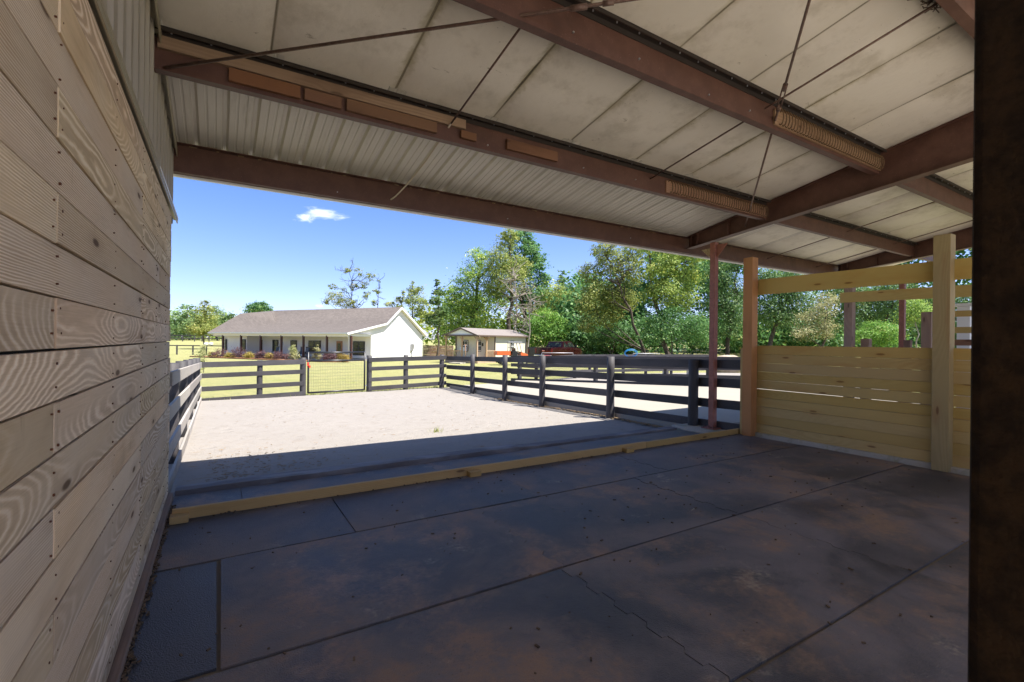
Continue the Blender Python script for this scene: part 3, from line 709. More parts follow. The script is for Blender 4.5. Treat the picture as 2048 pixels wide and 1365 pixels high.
# ================================================================== YARD
def sheet(name, poly_fn, mat, xa, xb, ya, yb, step, zoff):
    b = MB(); nx, ny = int((xb - xa) / step), int((yb - ya) / step)
    g = {}
    for i in range(nx + 1):
        for j in range(ny + 1):
            x, y = xa + i * step, ya + j * step; g[i, j] = (x, y, zoff(x, y))
    for i in range(nx):
        for j in range(ny):
            cx_, cy_ = xa + (i + .5) * step, ya + (j + .5) * step
            if poly_fn(cx_, cy_): b.face([g[i, j], g[i + 1, j], g[i + 1, j + 1], g[i, j + 1]], None, .5, 0, True)
    return b.build(name, mat, weld=True)
# terrain: rings of growing size
b = MB(); rr = [0, 3, 6, 8, 10, 12, 14, 16, 19, 23, 28, 34, 40, 48, 58, 70, 85, 105, 130, 165, 210, 300, 500, 900]; na = 72
for i in range(len(rr) - 1):
    for k in range(na):
        q = []
        for r_, kk in ((rr[i], k), (rr[i + 1], k), (rr[i + 1], k + 1), (rr[i], k + 1)):
            a = 2 * pi * kk / na; x, y = r_ * sin(a), r_ * cos(a); q.append((x, y, gz(x, y) - .05 - (.10 if r_ < 9 else 0)))
        b.face(q[::-1], None, .5, 0, True)
tag(b.build('ground', M['grass'], weld=True), kind='structure')
sand_fn = lambda x, y: -.62 < x < 7.15 and 5.2 < y < (14.95 + (x + .4) * .137 + .12)
tag(sheet('paddock_sand', sand_fn, M['sand'], -.6, 7.2, 5.2, 16.4, .2, lambda x, y: gz(x, y) + .008 + .012 * mnoise.noise((x * .9, y * .9, 0))), kind='structure')
def padz(x, y): return -.012 - max(0, y - 5) * .0165
pad = MB(); ol = [(6.99, 5.2), (18, 5.2), (18, 6.6), (15.3, 9.9), (10.7, 17.0), (9.9, 16.0), (7.9, 15.5), (7.0, 15.6)]
ol2 = [(x, y) for x, y in ol]
pad.face([(x, y, padz(x, y)) for x, y in ol2], None, .4)
for a, c_ in zip(ol2, ol2[1:] + ol2[:1]): pad.face([(a[0], a[1], -.6), (c_[0], c_[1], -.6), (c_[0], c_[1], padz(*c_)), (a[0], a[1], padz(*a))], None, .4)
tag(pad.build('concrete_pavement', M['conc']), kind='structure')
ar = MB(); ol = [(15.35, 9.9), (30, 5), (34, 14), (24.5, 19.0), (17.5, 19.6), (13.2, 17.6), (10.9, 17.3)]
ar.face([(x, y, gz(x, y) + .02) for x, y in ol], None, .4)
tag(ar.build('arena_sand', M['sand']), kind='structure')
# straw-coloured litter and a few weed tufts in the sand
b = MB()
for i in range(420):
    if i < 300: x, y = -.1 + abs(rng.gauss(0, .6)), 6.3 + rng.gauss(0, .6)
    else: x, y = rng.uniform(0, 6.5), rng.uniform(5.7, 14)
    if y < 5.6 or x > 6.7: continue
    z_ = gz(x, y) + .026; a = rng.uniform(0, pi); l = rng.uniform(.012, .06)
    b.box((x, y, z_), (l, rng.uniform(.003, .007), .005), Matrix.Rotation(a, 3, 'Z'))
for i in range(420):
    y = rng.uniform(5.5, 12); x = 6.95 - abs(rng.gauss(0, .06)) ; z_ = gz(x, y) + .03; l = rng.uniform(.02, .07)
    b.box((x, y, z_), (l, l * .4, .015), Matrix.Rotation(rng.uniform(0, pi), 3, 'Z'))
tag(b.build('dry_litter', simple('brown_litter', (.34, .25, .15), .95, 0, .1, .3, 7, (.22, .15, .09))), 'brown leaf and hay litter along the sand edges', 'litter', kind='stuff')
def tuft(x, y, n, h, s, z=None):
    b = MB()
    for i in range(n):
        a = rng.uniform(0, 2 * pi); px, py = rng.gauss(0, s), rng.gauss(0, s); l = h * rng.uniform(.5, 1.1); w = .004
        d = Vector((cos(a), sin(a), 0)); q = Vector((-sin(a), cos(a), 0)) * w; p0 = Vector((px, py, 0)); p1 = p0 + d * l * .5 + Vector((0, 0, l))
        b.face([p0 - q, p0 + q, p1], None, rng.random())
    o = b.build('grass_tuft', M['leafC']); o.location = (x, y, gz(x, y) + .01 if z is None else z); return o
p = at(876, 858, 5.2); 
tag(tuft(3.15, 7.55, 46, .10, .06), 'small dry grass tuft growing in the open sand', 'grass tuft')
for (x, y) in ((-.30, 8.6), (-.32, 10.1), (6.72, 13.2)): pass
b = MB()
for i in range(1500):                                     # unmown grass at the foot of the far rails
    x = rng.uniform(-.5, 7); y = 15.0 + (x + .4) * .137 + rng.gauss(.10, .10); a = rng.uniform(0, 2 * pi); l = rng.uniform(.04, .13)
    d = Vector((cos(a), sin(a), 0)); q = Vector((-sin(a), cos(a), 0)) * .006; p0 = Vector((x, y, gz(x, y) - .01)); p1 = p0 + d * l * .4 + Vector((0, 0, l))
    b.face([p0 - q, p0 + q, p1], None, rng.random())
tag(b.build('grass_fringe', M['leafC']), 'fringe of yellowing grass at the foot of the far paddock rails', 'grass', kind='stuff')

# ---- fences
def fence(name, label, posts, rails, mats=('blackboard', 'blackboard'), group='black board fences', cat='fence', rail_t=.028, side=1, seg=None, sag=.0):
    """posts: (x, y, ztop, radius, round?), rails: list of (p, q, height) end points of each board centre line"""
    f = thing(name, label, cat, (posts[0][0], posts[0][1], 0), 0, group); O = Vector(f.location)
    for x, y, zt, r_, rd in posts:
        b = MB(); z0 = gz(x, y) - .15
        if rd:
            n = 5; pts = [(x - O.x + rng.uniform(-.004, .004), y - O.y + rng.uniform(-.004, .004), z0 + (zt - z0) * i / n) for i in range(n + 1)]
            b.tube(pts, [r_ * (1.06 - .1 * i / n) * rng.uniform(.97, 1.03) for i in range(n + 1)], 14)
        else: b.box((x - O.x, y - O.y, (z0 + zt) / 2), (r_ * 2, r_ * 2, zt - z0), long=2)
        b.build('post', M[mats[0]], f, bevel=.004 if not rd else 0)
    for p, q, h in rails:
        p, q = Vector(p), Vector(q); d = q - p; L = d.length
        ang = math.atan2(d.y, d.x); el = math.asin(d.z / L)
        R = Matrix.Rotation(ang, 3, 'Z') @ Matrix.Rotation(-el, 3, 'Y') @ Matrix.Rotation(rng.uniform(-.03, .03), 3, 'X')
        MB().box((p + q) / 2 - O, (L, rail_t, h), R, 0).build('rail', M[mats[1]], f, bevel=.003)
    return f
# far fence, either side of the gate
def fy(x): return 15.0 + (x + .4) * .137
HZ = ((.71, .145), (.42, .125), (.07, .125), (-.24, .135))
def farrails(xa, xb):
    out = []
    for hz, h in HZ:
        out.append(((xa, fy(xa) - .08, hz + (.035 if hz > 0 else .05) * xa / 3), (xb, fy(xb) - .08, hz + (.035 if hz > 0 else .05) * xb / 3), h))
    return out
fence('board_fence', 'black four board fence panel between the left corner and the wire gate', [(.98, fy(.98), .80, .075, 1), (2.13, fy(2.13), .86, .085, 1)], farrails(-.38, 2.16))
fence('board_fence', 'black four board fence panel between the wire gate and far corner', [(4.16, fy(4.16), .90, .085, 1), (5.45, fy(5.45), .90, .08, 1), (6.86, fy(6.86), .90, .085, 1)], farrails(4.12, 7.01))
# left run: boards face the sand, posts outside
def zr(y, zn, zf): return zn + (zf - zn) * (y - 5.2) / 9.8
lp = [5.45, 7.15, 9.0, 11.0, 12.9, 14.95]
rl_ = []
for zn, zf in ((1.035, .70), (.715, .41), (.36, .08), (.03, -.22)):
    for ya, yb in ((5.18 if zn < 1 else 5.55, 9.0), (9.0, 12.9), (12.9, 15.0)):
        rl_.append(((-.395 + rng.uniform(-.004, .004), ya, zr(ya, zn, zf)), (-.395, yb - .006, zr(yb, zn, zf)), .14))
fence('board_fence', 'sunlit four board fence running off from the end of the plank wall', [(-.50, y, zr(y, 1.16, .88), .085, 1) for y in lp], rl_, ('blackboard', 'fadedboard'))
# right run: posts inside, boards behind
rpz = [(6.95, 5.34, 1.14, .085), (6.90, 7.32, 1.12, .08), (6.90, 9.76, 1.06, .075), (6.90, 11.6, 1.015, .075), (6.90, 13.62, .985, .075)]
rl_ = []
def zq(y, a, c): return a + (c - a) * (y - 7.1) / 8.6
for a, c_ in ((1.015, .775), (.705, .46), (.355, .10), (.01, -.19)):
    for ya, yb in ((4.46, 7.32), (7.32, 9.76), (9.76, 13.62), (13.62, 15.85)):
        rl_.append(((7.045 + rng.uniform(-.005, .005), ya, zq(ya, a, c_)), (7.045, yb + (.12 if yb > 15 else -.006), zq(yb, a, c_)), .145))
fence('board_fence', 'long black four board fence with round posts along the concrete pavement', [(x, y, z_, r_, 1) for x, y, z_, r_ in rpz], rl_)
# second fence across the pavement
A_, B_ = Vector((10.63, 16.99, 0)), Vector((15.45, 9.5, 0)); dv = (B_ - A_)
ps = []
for uu in (1040, 1085, 1192, 1333, 1418):
    k = (uu - CX) / FPX; lat = lambda P: cos(YAW) * P.x - sin(YAW) * P.y; dep = lambda P: sin(YAW) * P.x + cos(YAW) * P.y
    t_ = (k * dep(A_) - lat(A_)) / (lat(dv) - k * dep(dv)); P_ = A_ + dv * t_; ps.append((P_.x, P_.y, .82 + .16 * t_, .065, 0))
rl_ = []
for a in (.74, .42, .10, -.21):
    for t0, t1_ in ((-.02, .46), (.46, 1.12)):
        P_, Q_ = A_ + dv * t0, A_ + dv * t1_; o_ = dv.cross(Vector((0, 0, 1))).normalized() * .08
        rl_.append((P_ + o_ + Vector((0, 0, a + t0 * .16)), Q_ + o_ + Vector((0, 0, a + t1_ * .16)), .14))
fence('board_fence', 'black four board fence on the far edge of the concrete pavement', ps, rl_)
# third fence, behind the riding arena, wire mesh on its lower half
ps = []; prev = []
for uu, dd in ((1073, 20.0), (1150, 22.5), (1180, 23.3), (1247, 24.0), (1292, 24.6), (1343, 25.2), (1425, 26)):
    P_ = gd(uu, dd); ps.append((P_.x, P_.y, EYE - ((31.0 if uu < 1100 else 26.5) - (uu - 1073) * .012) / FPX * dd, .075, 1))
rl_ = []
for (xa, ya, za, _, _), (xb, yb, zb_, _, _) in zip([(A_.x, A_.y, .82, 0, 0)] + ps, ps):
    for o_ in (-.07, -.42, -.80):
        rl_.append(((xa, ya - .1, za + o_), (xb, yb - .1, zb_ + o_), .14))
f3 = fence('board_fence', 'black board fence with wire mesh along the far side of the arena', ps, rl_)
b = MB(); O = Vector(f3.location)
P_, Q_ = Vector((ps[0][0], ps[0][1], 0)), Vector((ps[2][0], ps[2][1], 0))
for i in range(64):
    w = P_.lerp(Q_, i / 63) - O; z0 = -.33 if i else -.33; b.tube([(w.x, w.y + .1, -.35), (w.x, w.y + .1, .75)], .004, 4)
for j in range(11): a_, c_ = P_ - O, Q_ - O; b.tube([(a_.x, a_.y + .1, -.33 + j * .105), (c_.x, c_.y + .1, -.33 + j * .105)], .004, 4)
b.build('wire_mesh', M['wire'], f3)
# far pasture fences
def railfence(label, pts, ztop, nrail, r_, gap, mat='blackboard', t=.03, h=.13):
    ps = [(p.x, p.y, p.z + ztop, r_, 0) for p in pts]; rl_ = []
    for a, c_ in zip(pts, pts[1:]):
        for i in range(nrail): rl_.append((a + Vector((0, -.06, ztop - .07 - i * gap)), c_ + Vector((0, -.06, ztop - .07 - i * gap)), h))
    return fence('pasture_fence', label, ps, rl_, (mat, mat), 'pasture fences', 'fence', t)
railfence('single rail black fence crossing the pasture behind the small tree', [gd(u, 62) for u in (310, 354, 386, 413, 446, 480)], 1.22, 1, .09, .3)
railfence('farthest dark pasture fence at the foot of the distant trees', [gd(u, 150) for u in (310, 340, 365, 389, 404, 418, 445)], 1.9, 2, .16, .9, 'blackboard', .08, .3)
railfence('weathered grey picket fence between the white house and the shed', [gd(u, 62) for u in (846, 862, 878, 894, 906)], 1.5, 7, .06, .2, 'oldwood', .03, .17)
railfence('thin wire fence on pale stakes behind the pickup', [gd(u, 62) for u in (1150, 1166, 1184, 1203, 1222, 1250)], 1.35, 2, .05, .55, 'fadedboard', .012, .02)

# ---- wire gate
gate = thing('wire_gate', 'black tube gate with welded wire mesh and an open upper bay', 'gate', (2.28, fy(2.3), -.23)); gx = 1.74; gate.rotation_euler = (0, 0, .13)
b = MB()
for x in (0, gx): b.tube([(x, 0, 0.02), (x, 0, 1.25)], .028, 8)
for z_ in (.03, .985, 1.235): b.tube([(0, 0, z_), (gx, 0, z_)], .028, 8)
b.build('gate_frame', M['blacktube'], gate)
b = MB()
for i in range(1, 34): b.tube([(gx * i / 34, 0, .03), (gx * i / 34, 0, .98)], .0022, 4)
for j in range(1, 10): b.tube([(0, 0, .03 + j * .096), (gx, 0, .03 + j * .096)], .0022, 4)
b.build('wire_mesh', M['wire'], gate)
for z_ in (.16, 1.04): MB().box((gx + .04, 0, z_), (.1, .02, .035)).build('hinge', M['galv'], gate)
MB().box((-.02, -.03, .89), (.05, .03, .10)).box((.03, -.03, .82), (.055, .03, .075)).build('latch', M['redplastic'], gate, bevel=.006)
pz = thing('pipe_rail', 'galvanised pipe hitching rail in front of the maroon pickup', 'rail', tuple(gd(1115, 27)), -.3, 'galvanised pipe rails')
b = MB(); b.tube([(-.93, 0, .0), (-.93, 0, 1.12), (-.91, 0, 1.15), (.93, 0, 1.15), (.95, 0, 1.12), (.95, 0, 0)], .015, 8); b.build('pipe', M['galv'], pz)
pz2 = dup(pz, None, tuple(gd(1293, 30)), -.3, 'galvanised pipe hitching rail beside the blue hoop')
gp = thing('stock_tank', 'long low galvanised trough behind the arena fence', 'trough', tuple(gd(1353, 27)), -.5)
b = MB(); b.box((0, 0, .83), (1.75, .5, .28)); b.box((-.7, 0, .4), (.06, .4, .8)).box((.7, 0, .4), (.06, .4, .8)); b.build('tank', M['galv'], gp, bevel=.02)
hp = MB(); P_ = at(1262, 704, 22.5); pts = [(.0 + .31 * cos(a), 0, .19 * sin(a)) for a in [2 * pi * i / 28 for i in range(29)]]
hp.tube(pts, .013, 6); hp.tube([(x * .86, .03, z_ * .8 - .02) for x, _, z_ in pts], .013, 6); ho = hp.build('hose_coil', M['blue']); ho.location = P_ + Vector((0, 0, -.06)); ho.rotation_euler = (0.2, 0, -.5)
tag(ho, 'bright blue coil of hose hung on the arena fence', 'hose')
bk = MB(); P_ = gd(1456, 30)
secs = []
for i, (zz, s) in enumerate(((0, 1.0), (.4, 1.06), (.8, .98), (1.0, .74), (1.08, .4))): secs.append([(s * .95 * cos(a) * (1 + .12 * mnoise.noise((cos(a) * 2, sin(a) * 2, zz * 2))), s * .7 * sin(a), zz + .06 * mnoise.noise((cos(a) * 3, sin(a) * 3, 5))) for a in [2 * pi * k / 16 for k in range(16)]])
bk.loft(secs, smooth=True); bo = bk.build('boulder', M['stone'], weld=True); bo.location = P_ + Vector((0, 0, .02)); tag(bo, 'rounded pale brown mound standing beyond the black fences', 'boulder')
b = MB(); b.tube([(0, 0, 0), (0, 0, .34)], [.2, .24], 12); b.tube([(.55, 0, 0), (.55, 0, .34)], [.2, .24], 12); wb_ = b.build('feed_buckets', M['whitepaint'])
wb_.name = 'feed_bucket'; P_ = gd(412, 61.6); wb_.location = P_ + Vector((0, 0, 1.2)); tag(wb_, 'pair of small white tubs on the single rail pasture fence', 'tub')

# ================================================================== HOUSE
def cam2w(r_, f_): p = rt.copy(); return Vector((cos(YAW) * r_ + sin(YAW) * f_, -sin(YAW) * r_ + cos(YAW) * f_, 0))
HO = cam2w(-15.7, 46.0); HB = -.80                       # right front eave corner, base level
hr = Vector((.895, -.445)); hb = Vector((.445, .895))     # along the front (to the right), and to the back, in camera axes
xd = cam2w(hr.x, hr.y); house = thing('ranch_house', 'long white single storey house with grey shingle roof and dark porch posts', 'house', (HO.x, HO.y, HB), math.atan2(xd.y, xd.x))
def hx(u, t):                                            # x along the front for photo column u on the line t behind the eave
    k = (u - CX) / FPX; a0, b0 = -15.7 + hb.x * t, 46 + hb.y * t
    return (k * b0 - a0) / (hr.x - k * hr.y)
def hz(v, u, t, x): d = 46 + hb.y * t + hr.y * x; return EYE - (v - CY - .0108 * (u - CX)) / FPX * d - HB
XL, TW, TB = -21.6, 3.2, 11.8                             # left end, porch wall, back wall
EZ, BRZ, RZ = 2.86, 4.02, 5.86                            # eave, break and ridge heights above base
# walls
b = MB()
def wallq(p, q, z0, z1): b.face([(p[0], p[1], z0), (q[0], q[1], z0), (q[0], q[1], z1), (p[0], p[1], z1)], None, .5)
xr_ = -.25; xw = hx(493.7, 1.3)
b.face([(xr_, TW, .25), (xr_, TB, .25), (xr_, TB, EZ - .12), (xr_, 7.6, RZ - .2), (xr_, 5.23, BRZ - .1), (xr_, TW, 3.3)], None, .5)
b.face([(xr_, TW, 2.62), (xr_, TW, 3.45), (xr_, .0, 2.78), (xr_, .0, 2.62)], None, .5)
wallq((xw, TW), (xr_, TW), .25, 3.4); wallq((XL + .25, 1.3), (xw, 1.3), .25, 3.0); wallq((xw, 1.3), (xw, TW), .25, 2.95)
wallq((XL + .25, TB), (XL + .25, 1.3), .25, 2.9); wallq((xr_, TB), (XL + .25, TB), .25, EZ - .1)
b.face([(XL + .25, 1.3, 2.9), (XL + .25, TB, 2.8), (XL + .25, 6.5, 3.6), (XL + .25, 3.6, 4.1)], None, .5)
b.build('wall', M['lap'], house)
MB().box((-10.9, 7.5, .13), (21.1, 8.7, .3)).box((-11, 1.7, .06), (21.1, 3.1, .22)).build('foundation', M['oldconc'], house)
# roof surface
b = MB(); T = .10
F = [(0.15, -.35, EZ), (XL - .2, -.35, EZ)]
R1, R2, R3 = (XL - .1, 3.54, hz(627.5, 482, 3.54, XL)), (-18.75, 5.5, hz(626.4, 541, 5.5, -18.75)), (hx(551, 7.6), 7.6, RZ)
BK = (0.15, 5.23, BRZ); RR = (0.15, 7.6, RZ); BL = (-17.6, 5.23, BRZ)
def rf(*ps): b.face([Vector(p) for p in ps], [(p[0], p[1] * 1.15) for p in ps], .5, 0, True)
rf(F[1], (-17.6, -.35, EZ), BL, R1); rf((-17.6, -.35, EZ), F[0], BK, BL); rf(BL, BK, RR, R3); rf(R1, BL, R2); rf(BL, R3, R2)
rf(RR, (.15, 12.2, EZ - .02), (XL - .2, 12.2, EZ - .02), R3); rf(R1, R2, R3, (XL - .2, 12.2, EZ - .02))
b.build('roof', M['shingle'], house, weld=True)
b = MB()
def board3(p, q, h, w):
    p, q = Vector(p), Vector(q); d = q - p; R = Matrix.Rotation(math.atan2(d.z, d.y if abs(d.y) > .01 else 1e9), 3, 'X'); b.box((p + q) / 2 - Vector((0, 0, h / 2)), (w, d.length, h), R, 1)
board3((.13, -.35, EZ - .01), (.13, 5.25, BRZ - .01), .2, .05); board3((.13, 5.22, BRZ - .01), (.13, 7.6, RZ - .01), .2, .05); board3((.13, 7.6, RZ - .01), (.13, 12.2, EZ - .03), .2, .05)
b.build('rake_board', M['whitepaint'], house)
b = MB()
b.face([(.15, -.3, EZ - .17), (.15, 5.2, BRZ - .17), (xr_, 5.2, BRZ - .17), (xr_, -.3, EZ - .17)], None, .5); b.face([(.15, 5.2, BRZ - .17), (.15, 7.6, RZ - .2), (xr_, 7.6, RZ - .2), (xr_, 5.2, BRZ - .17)], None, .5)
b.face([(.15, 7.6, RZ - .2), (.15, 12.1, EZ - .2), (xr_, 12.1, EZ - .2), (xr_, 7.6, RZ - .2)], None, .5)
b.face([(XL, -.3, 2.72), (XL, 3.2, 2.72), (.0, 3.2, 2.72), (.0, -.3, 2.72)], None, .5)
b.build('soffit', simple('warm_soffit', (.72, .68, .58), .6), house)
MB().box((-10.75, -.40, EZ - .07), (21.9, .10, .13), long=0).build('gutter', M['whitepaint'], house)
MB().box((-10.75, .12, 2.60), (21.4, .16, .26), long=0).box((-.2, 1.65, 2.62), (.14, 3.0, .22), long=1).build('porch_beam', M['whitepaint'], house)
b = MB(); b.tube([(-.1, -.4, EZ - .1), (-.15, -.1, 2.5), (-.12, .05, 2.35), (-.12, .05, .2)], .05, 6); b.build('downspout', M['whitepaint'], house)
b = MB(); b.tube([(.1, 12.15, EZ - .1), (.0, 11.95, 2.45), (-.2, 11.85, 2.3), (-.2, 11.85, .2)], .05, 6); b.build('downspout', M['whitepaint'], house)
b = MB(); b.tube([(XL + .1, -.35, EZ - .1), (XL + .4, .3, 2.4), (XL + .5, 1.2, 2.3), (XL + .5, 1.24, .2)], .05, 6); b.build('downspout', M['whitepaint'], house)
for uu in (446, 482.3, 521.3, 563, 607, 654, 702.3):
    MB().box((hx(uu, .12), .12, 1.36), (.17, .17, 2.4), long=2).build('porch_post', M['maroon'], house)
def win(u0, u1, t, v0, v1, n=1, door=False):
    xa, xb = hx(u0, t), hx(u1, t); xc = (xa + xb) / 2; za, zb_ = hz(v1, u0, t, xc), hz(v0, u0, t, xc); w, h = xb - xa, zb_ - za
    fr = MB().box((xc, t - .04, (za + zb_) / 2), (w, .09, h)).build('door' if door else 'window', M['doorwood' if door else 'blackframe'], house)
    for i in range(n):
        ww = w / n; cx_ = xa + ww * (i + .5)
        if door: MB().box((cx_, t - .075, za + h * .62), (ww * .55, .05, h * .5)).build('pane', M['glass'], fr)
        else:
            for k in (0, 1): MB().box((cx_, t - .075, za + h * (.27 + .46 * k)), (ww * .8, .05, h * .41)).build('pane', M['glass'], fr)
win(448, 454.5, 1.3, 678.5, 703); win(485, 492, 1.3, 679, 703.5)
win(514, 525, TW, 680, 703); win(546, 557, TW, 680, 703.5); win(582, 594, TW, 681, 704); win(618, 642, TW, 681.5, 706, 2); win(707, 730, TW, 683, 711, 2)
win(674, 685, TW, 682.5, 717, 1, True)
xm = 9.75
MB().box((xr_ + .08, xm, 1.35), (.16, .38, .8)).box((xr_ + .07, xm + .3, 1.45), (.1, .16, .5)).tube([(xr_ + .06, xm, 1.0), (xr_ + .06, xm, .1)], .03, 6).build('meter_box', M['galv'], house)
# porch chairs
chair = thing('porch_chair', 'black wooden rocking chair on the white house porch, nearest the front door', 'chair', (0, 0, 0), 0, 'black rocking chairs')
MB().box((0, 0, .42), (.52, .5, .05)).build('seat', M['blackpaint'], chair)
b = MB()
for i in range(5): b.box((-.2 + .1 * i, .27, .78), (.055, .025, .7), Matrix.Rotation(-.15, 3, 'X'), 2)
b.box((0, .32, 1.14), (.52, .03, .1)); b.build('backrest', M['blackpaint'], chair)
for sx in (-1, 1):
    MB().box((sx * .26, 0, .64), (.06, .55, .03)).box((sx * .26, -.22, .33), (.05, .05, .62), long=2).box((sx * .26, .22, .33), (.05, .05, .62), long=2).box((sx * .26, 0, .03), (.05, .75, .05)).build('side_frame', M['blackpaint'], chair)
hrz = house.rotation_euler[2]
def hw(x, t, z=0): a = hrz; return (HO.x + cos(a) * x - sin(a) * t, HO.y + sin(a) * x + cos(a) * t, HB + z)
chair.location = hw(hx(612, 1.8), 1.8, .17); chair.rotation_euler = (0, 0, hrz + .2)
dup(chair, None, hw(hx(599, 1.8), 1.8, .17), hrz - .1, 'black wooden rocking chair on the white house porch, beside the double window')
dup(chair, None, hw(hx(551, 1.6), 1.6, .17), hrz, 'black wooden rocking chair on the white house porch, under the third narrow window')
bed = MB(); bed.prism([(-22.6, -1.9), (-11, -2.3), (-1.2, -2.2), (.3, -1.4), (.2, -.3), (-22.2, -.2)], -.06, .12)
bo = bed.build('flower_bed', M['yellowmulch']); bo.location = (HO.x, HO.y, HB); bo.rotation_euler = (0, 0, hrz); tag(bo, kind='structure')

# ================================================================== SHED
SO = cam2w(-3.26, 45.0); sx_ = cam2w(.557, .83); SB = -.72
shed = thing('garden_shed', 'small cream shed with brown roof and a wraparound timber porch', 'shed', (SO.x, SO.y, SB), math.atan2(sx_.y, sx_.x))
# x runs along the long wall away from the viewer (0..8.8), y to the far side (0..4)
SW, SLN, SE, SRZ = 4.0, 8.9, 2.62, 3.32
def shx(u, y=0.0):
    k = (u - CX) / FPX; a0, b0 = -3.26 - .83 * y, 45 + .557 * y
    return (k * b0 - a0) / (.557 - k * .83)
xm_ = shx(991.5); xf = 1.5; yi = 1.25
b = MB()
def wq(p, q, z0, z1): b.face([(p[0], p[1], z0), (q[0], q[1], z0), (q[0], q[1], z1), (p[0], p[1], z1)], None, .5)
wq((xm_, .12), (SLN - .1, .12), .3, SE); wq((SLN - .1, .12), (SLN - .1, SW - .1), .3, SE); wq((SLN - .1, SW - .1), (xf, SW - .1), .3, SE)
wq((xf, SW - .1), (xf, yi), .3, SE); wq((xf, yi), (xm_, yi), .3, SE); wq((xm_, yi), (xm_, .12), .3, SE)
b.face([(SLN - .1, .1, SE), (SLN - .1, SW - .1, SE), (SLN - .1, SW / 2, SRZ - .08)], None, .5)
b.build('wall', M['cream'], shed)
b = MB(); b.face([(-.02, .05, SE + .02), (-.02, SW / 2, SRZ - .07), (-.02, SW - .05, SE + .02)], None, .5); b.build('gable_panel', M['whitepaint'], shed)
b = MB()
for s in (0, 1):
    y0, y1 = (-.2, SW / 2) if s == 0 else (SW + .2, SW / 2)
    z0 = SE - .02; a = [(-.2, y0, z0), (SLN + .1, y0, z0), (SLN + .1, y1, SRZ), (-.2, y1, SRZ)]; c_ = [(p[0], p[1], p[2] + .07) for p in a]
    b.loft([a, c_])
b.build('roof', M['shedroof'], shed)
b = MB()
for (ya, yb) in ((-.22, SW / 2), (SW + .22, SW / 2)):
    p, q = Vector((-.22, ya, SE - .03)), Vector((-.22, yb, SRZ + .03)); d = q - p
    b.box((p + q) / 2, (.04, d.length, .14), Matrix.Rotation(math.atan2(d.z, d.y), 3, 'X'), 1)
b.box((SLN / 2, -.21, SE - .0), (SLN + .3, .03, .13), long=0); b.box((-.05, SW / 2, SE), (.1, SW, .16), long=1); b.box((xm_ / 2, .03, SE - .04), (xm_, .1, .16), long=0)
b.build('fascia', M['brownframe'], shed)
for x, y in ((xm_, .09), (SLN - .1, .09), (xf - .03, yi - .03), (xf - .03, SW - .1)): MB().box((x, y, 1.45), (.11, .09, 2.35), long=2).build('corner_trim', M['brownframe'], shed)
M['porchwood'] = wood('porch_timber', (.46, .32, .20), (.34, .22, .13), (.25, .14, .07), 20, .2, .5, .1, .8)
for (x, y) in ((.02, .06), (.02, SW / 2 - .1), (.02, SW - .06), (shx(973, .06), .06)):
    p = MB().box((x, y, 1.45), (.13, .13, 2.3), long=2)
    for s in (-1, 1): p.box((x, y + s * .17, 2.36), (.06, .06, .42), Matrix.Rotation(-s * pi / 4, 3, 'X'), 2)
    p.build('porch_post', M['porchwood'], shed)
def railing(x0, y0, x1, y1):
    p, q = Vector((x0, y0, 0)), Vector((x1, y1, 0)); d = q - p; a = math.atan2(d.y, d.x); R = Matrix.Rotation(a, 3, 'Z'); b = MB()
    for z in (1.15, .42): b.box((p + q) / 2 + Vector((0, 0, z)), (d.length, .07, .07), R, 0)
    n = int(d.length / .13)
    for i in range(1, n): b.box(p + d * i / n + Vector((0, 0, .78)), (.035, .035, .7), R, 2)
    b.build('railing', M['porchwood'], shed)
railing(.02, SW - .1, .02, SW / 2 - .1); railing(shx(973, .06), .06, xm_, .06)
MB().box((xm_ / 2 + .7, SW / 2, .22), (xm_ + 1.3, SW, .12), long=0).box((xm_ / 2, 0, .1), (xm_, .1, .26), long=0).box((0, SW / 2, .1), (.1, SW, .26), long=1).build('deck', M['porchwood'], shed)
def swin(face, a0, a1, z0, z1, nm='window', frame='brownframe'):
    c_, w = (a0 + a1) / 2, a1 - a0; P_ = (lambda d, a, z: (xf - d, a, z)) if face == 'x' else ((lambda d, a, z: (a, yi - d, z)) if face == 'y' else (lambda d, a, z: (a, .12 - d, z)))
    sz = (lambda t, w_, h: (t, w_, h)) if face == 'x' else (lambda t, w_, h: (w_, t, h))
    f = MB().box(P_(.02, c_, (z0 + z1) / 2), sz(.06, w, z1 - z0)).build(nm, M[frame], shed)
    MB().box(P_(.045, c_, (z0 + z1) / 2), sz(.04, w * .8, (z1 - z0) * .88)).build('frame', M['whitepaint'], f)
    for i in (0, 1):
        for k in (0, 1): MB().box(P_(.062, c_ + (i - .5) * w * .37, (z0 + z1) / 2 + (k - .5) * (z1 - z0) * .42 + (.12 if nm == 'door' else 0)), sz(.02, w * .31, (z1 - z0) * (.3 if nm == 'door' else .36))).build('pane', M['glass'], f)
    return f
def shy(u, x):
    k = (u - CX) / FPX; a0, b0 = -3.26 + .557 * x, 45 + .83 * x
    return (k * b0 - a0) / (-.83 - k * .557)
w1 = swin('x', shy(937, xf), shy(924, xf), 1.05, 2.2)
MB().box((xf - .22, shy(930, xf), 1.28), (.42, .62, .42)).build('window_air_conditioner', M['whitepaint'], w1)
swin('y', shx(954.5, yi), shx(962, yi), 1.05, 2.2); swin('y', shx(976, yi), shx(988, yi), .32, 2.25, 'door'); swin('z', shx(1021, .1), shx(1028, .1), 1.05, 2.15)
MB().box((shx(964.5, yi), yi - .06, 1.75), (.14, .1, .3)).build('wall_lamp', M['blackpaint'], shed)
b = MB().box((-1.5, SW / 2 - .8, .02), (.8, 1.4, .12)); b.build('step', M['oldconc'], shed)
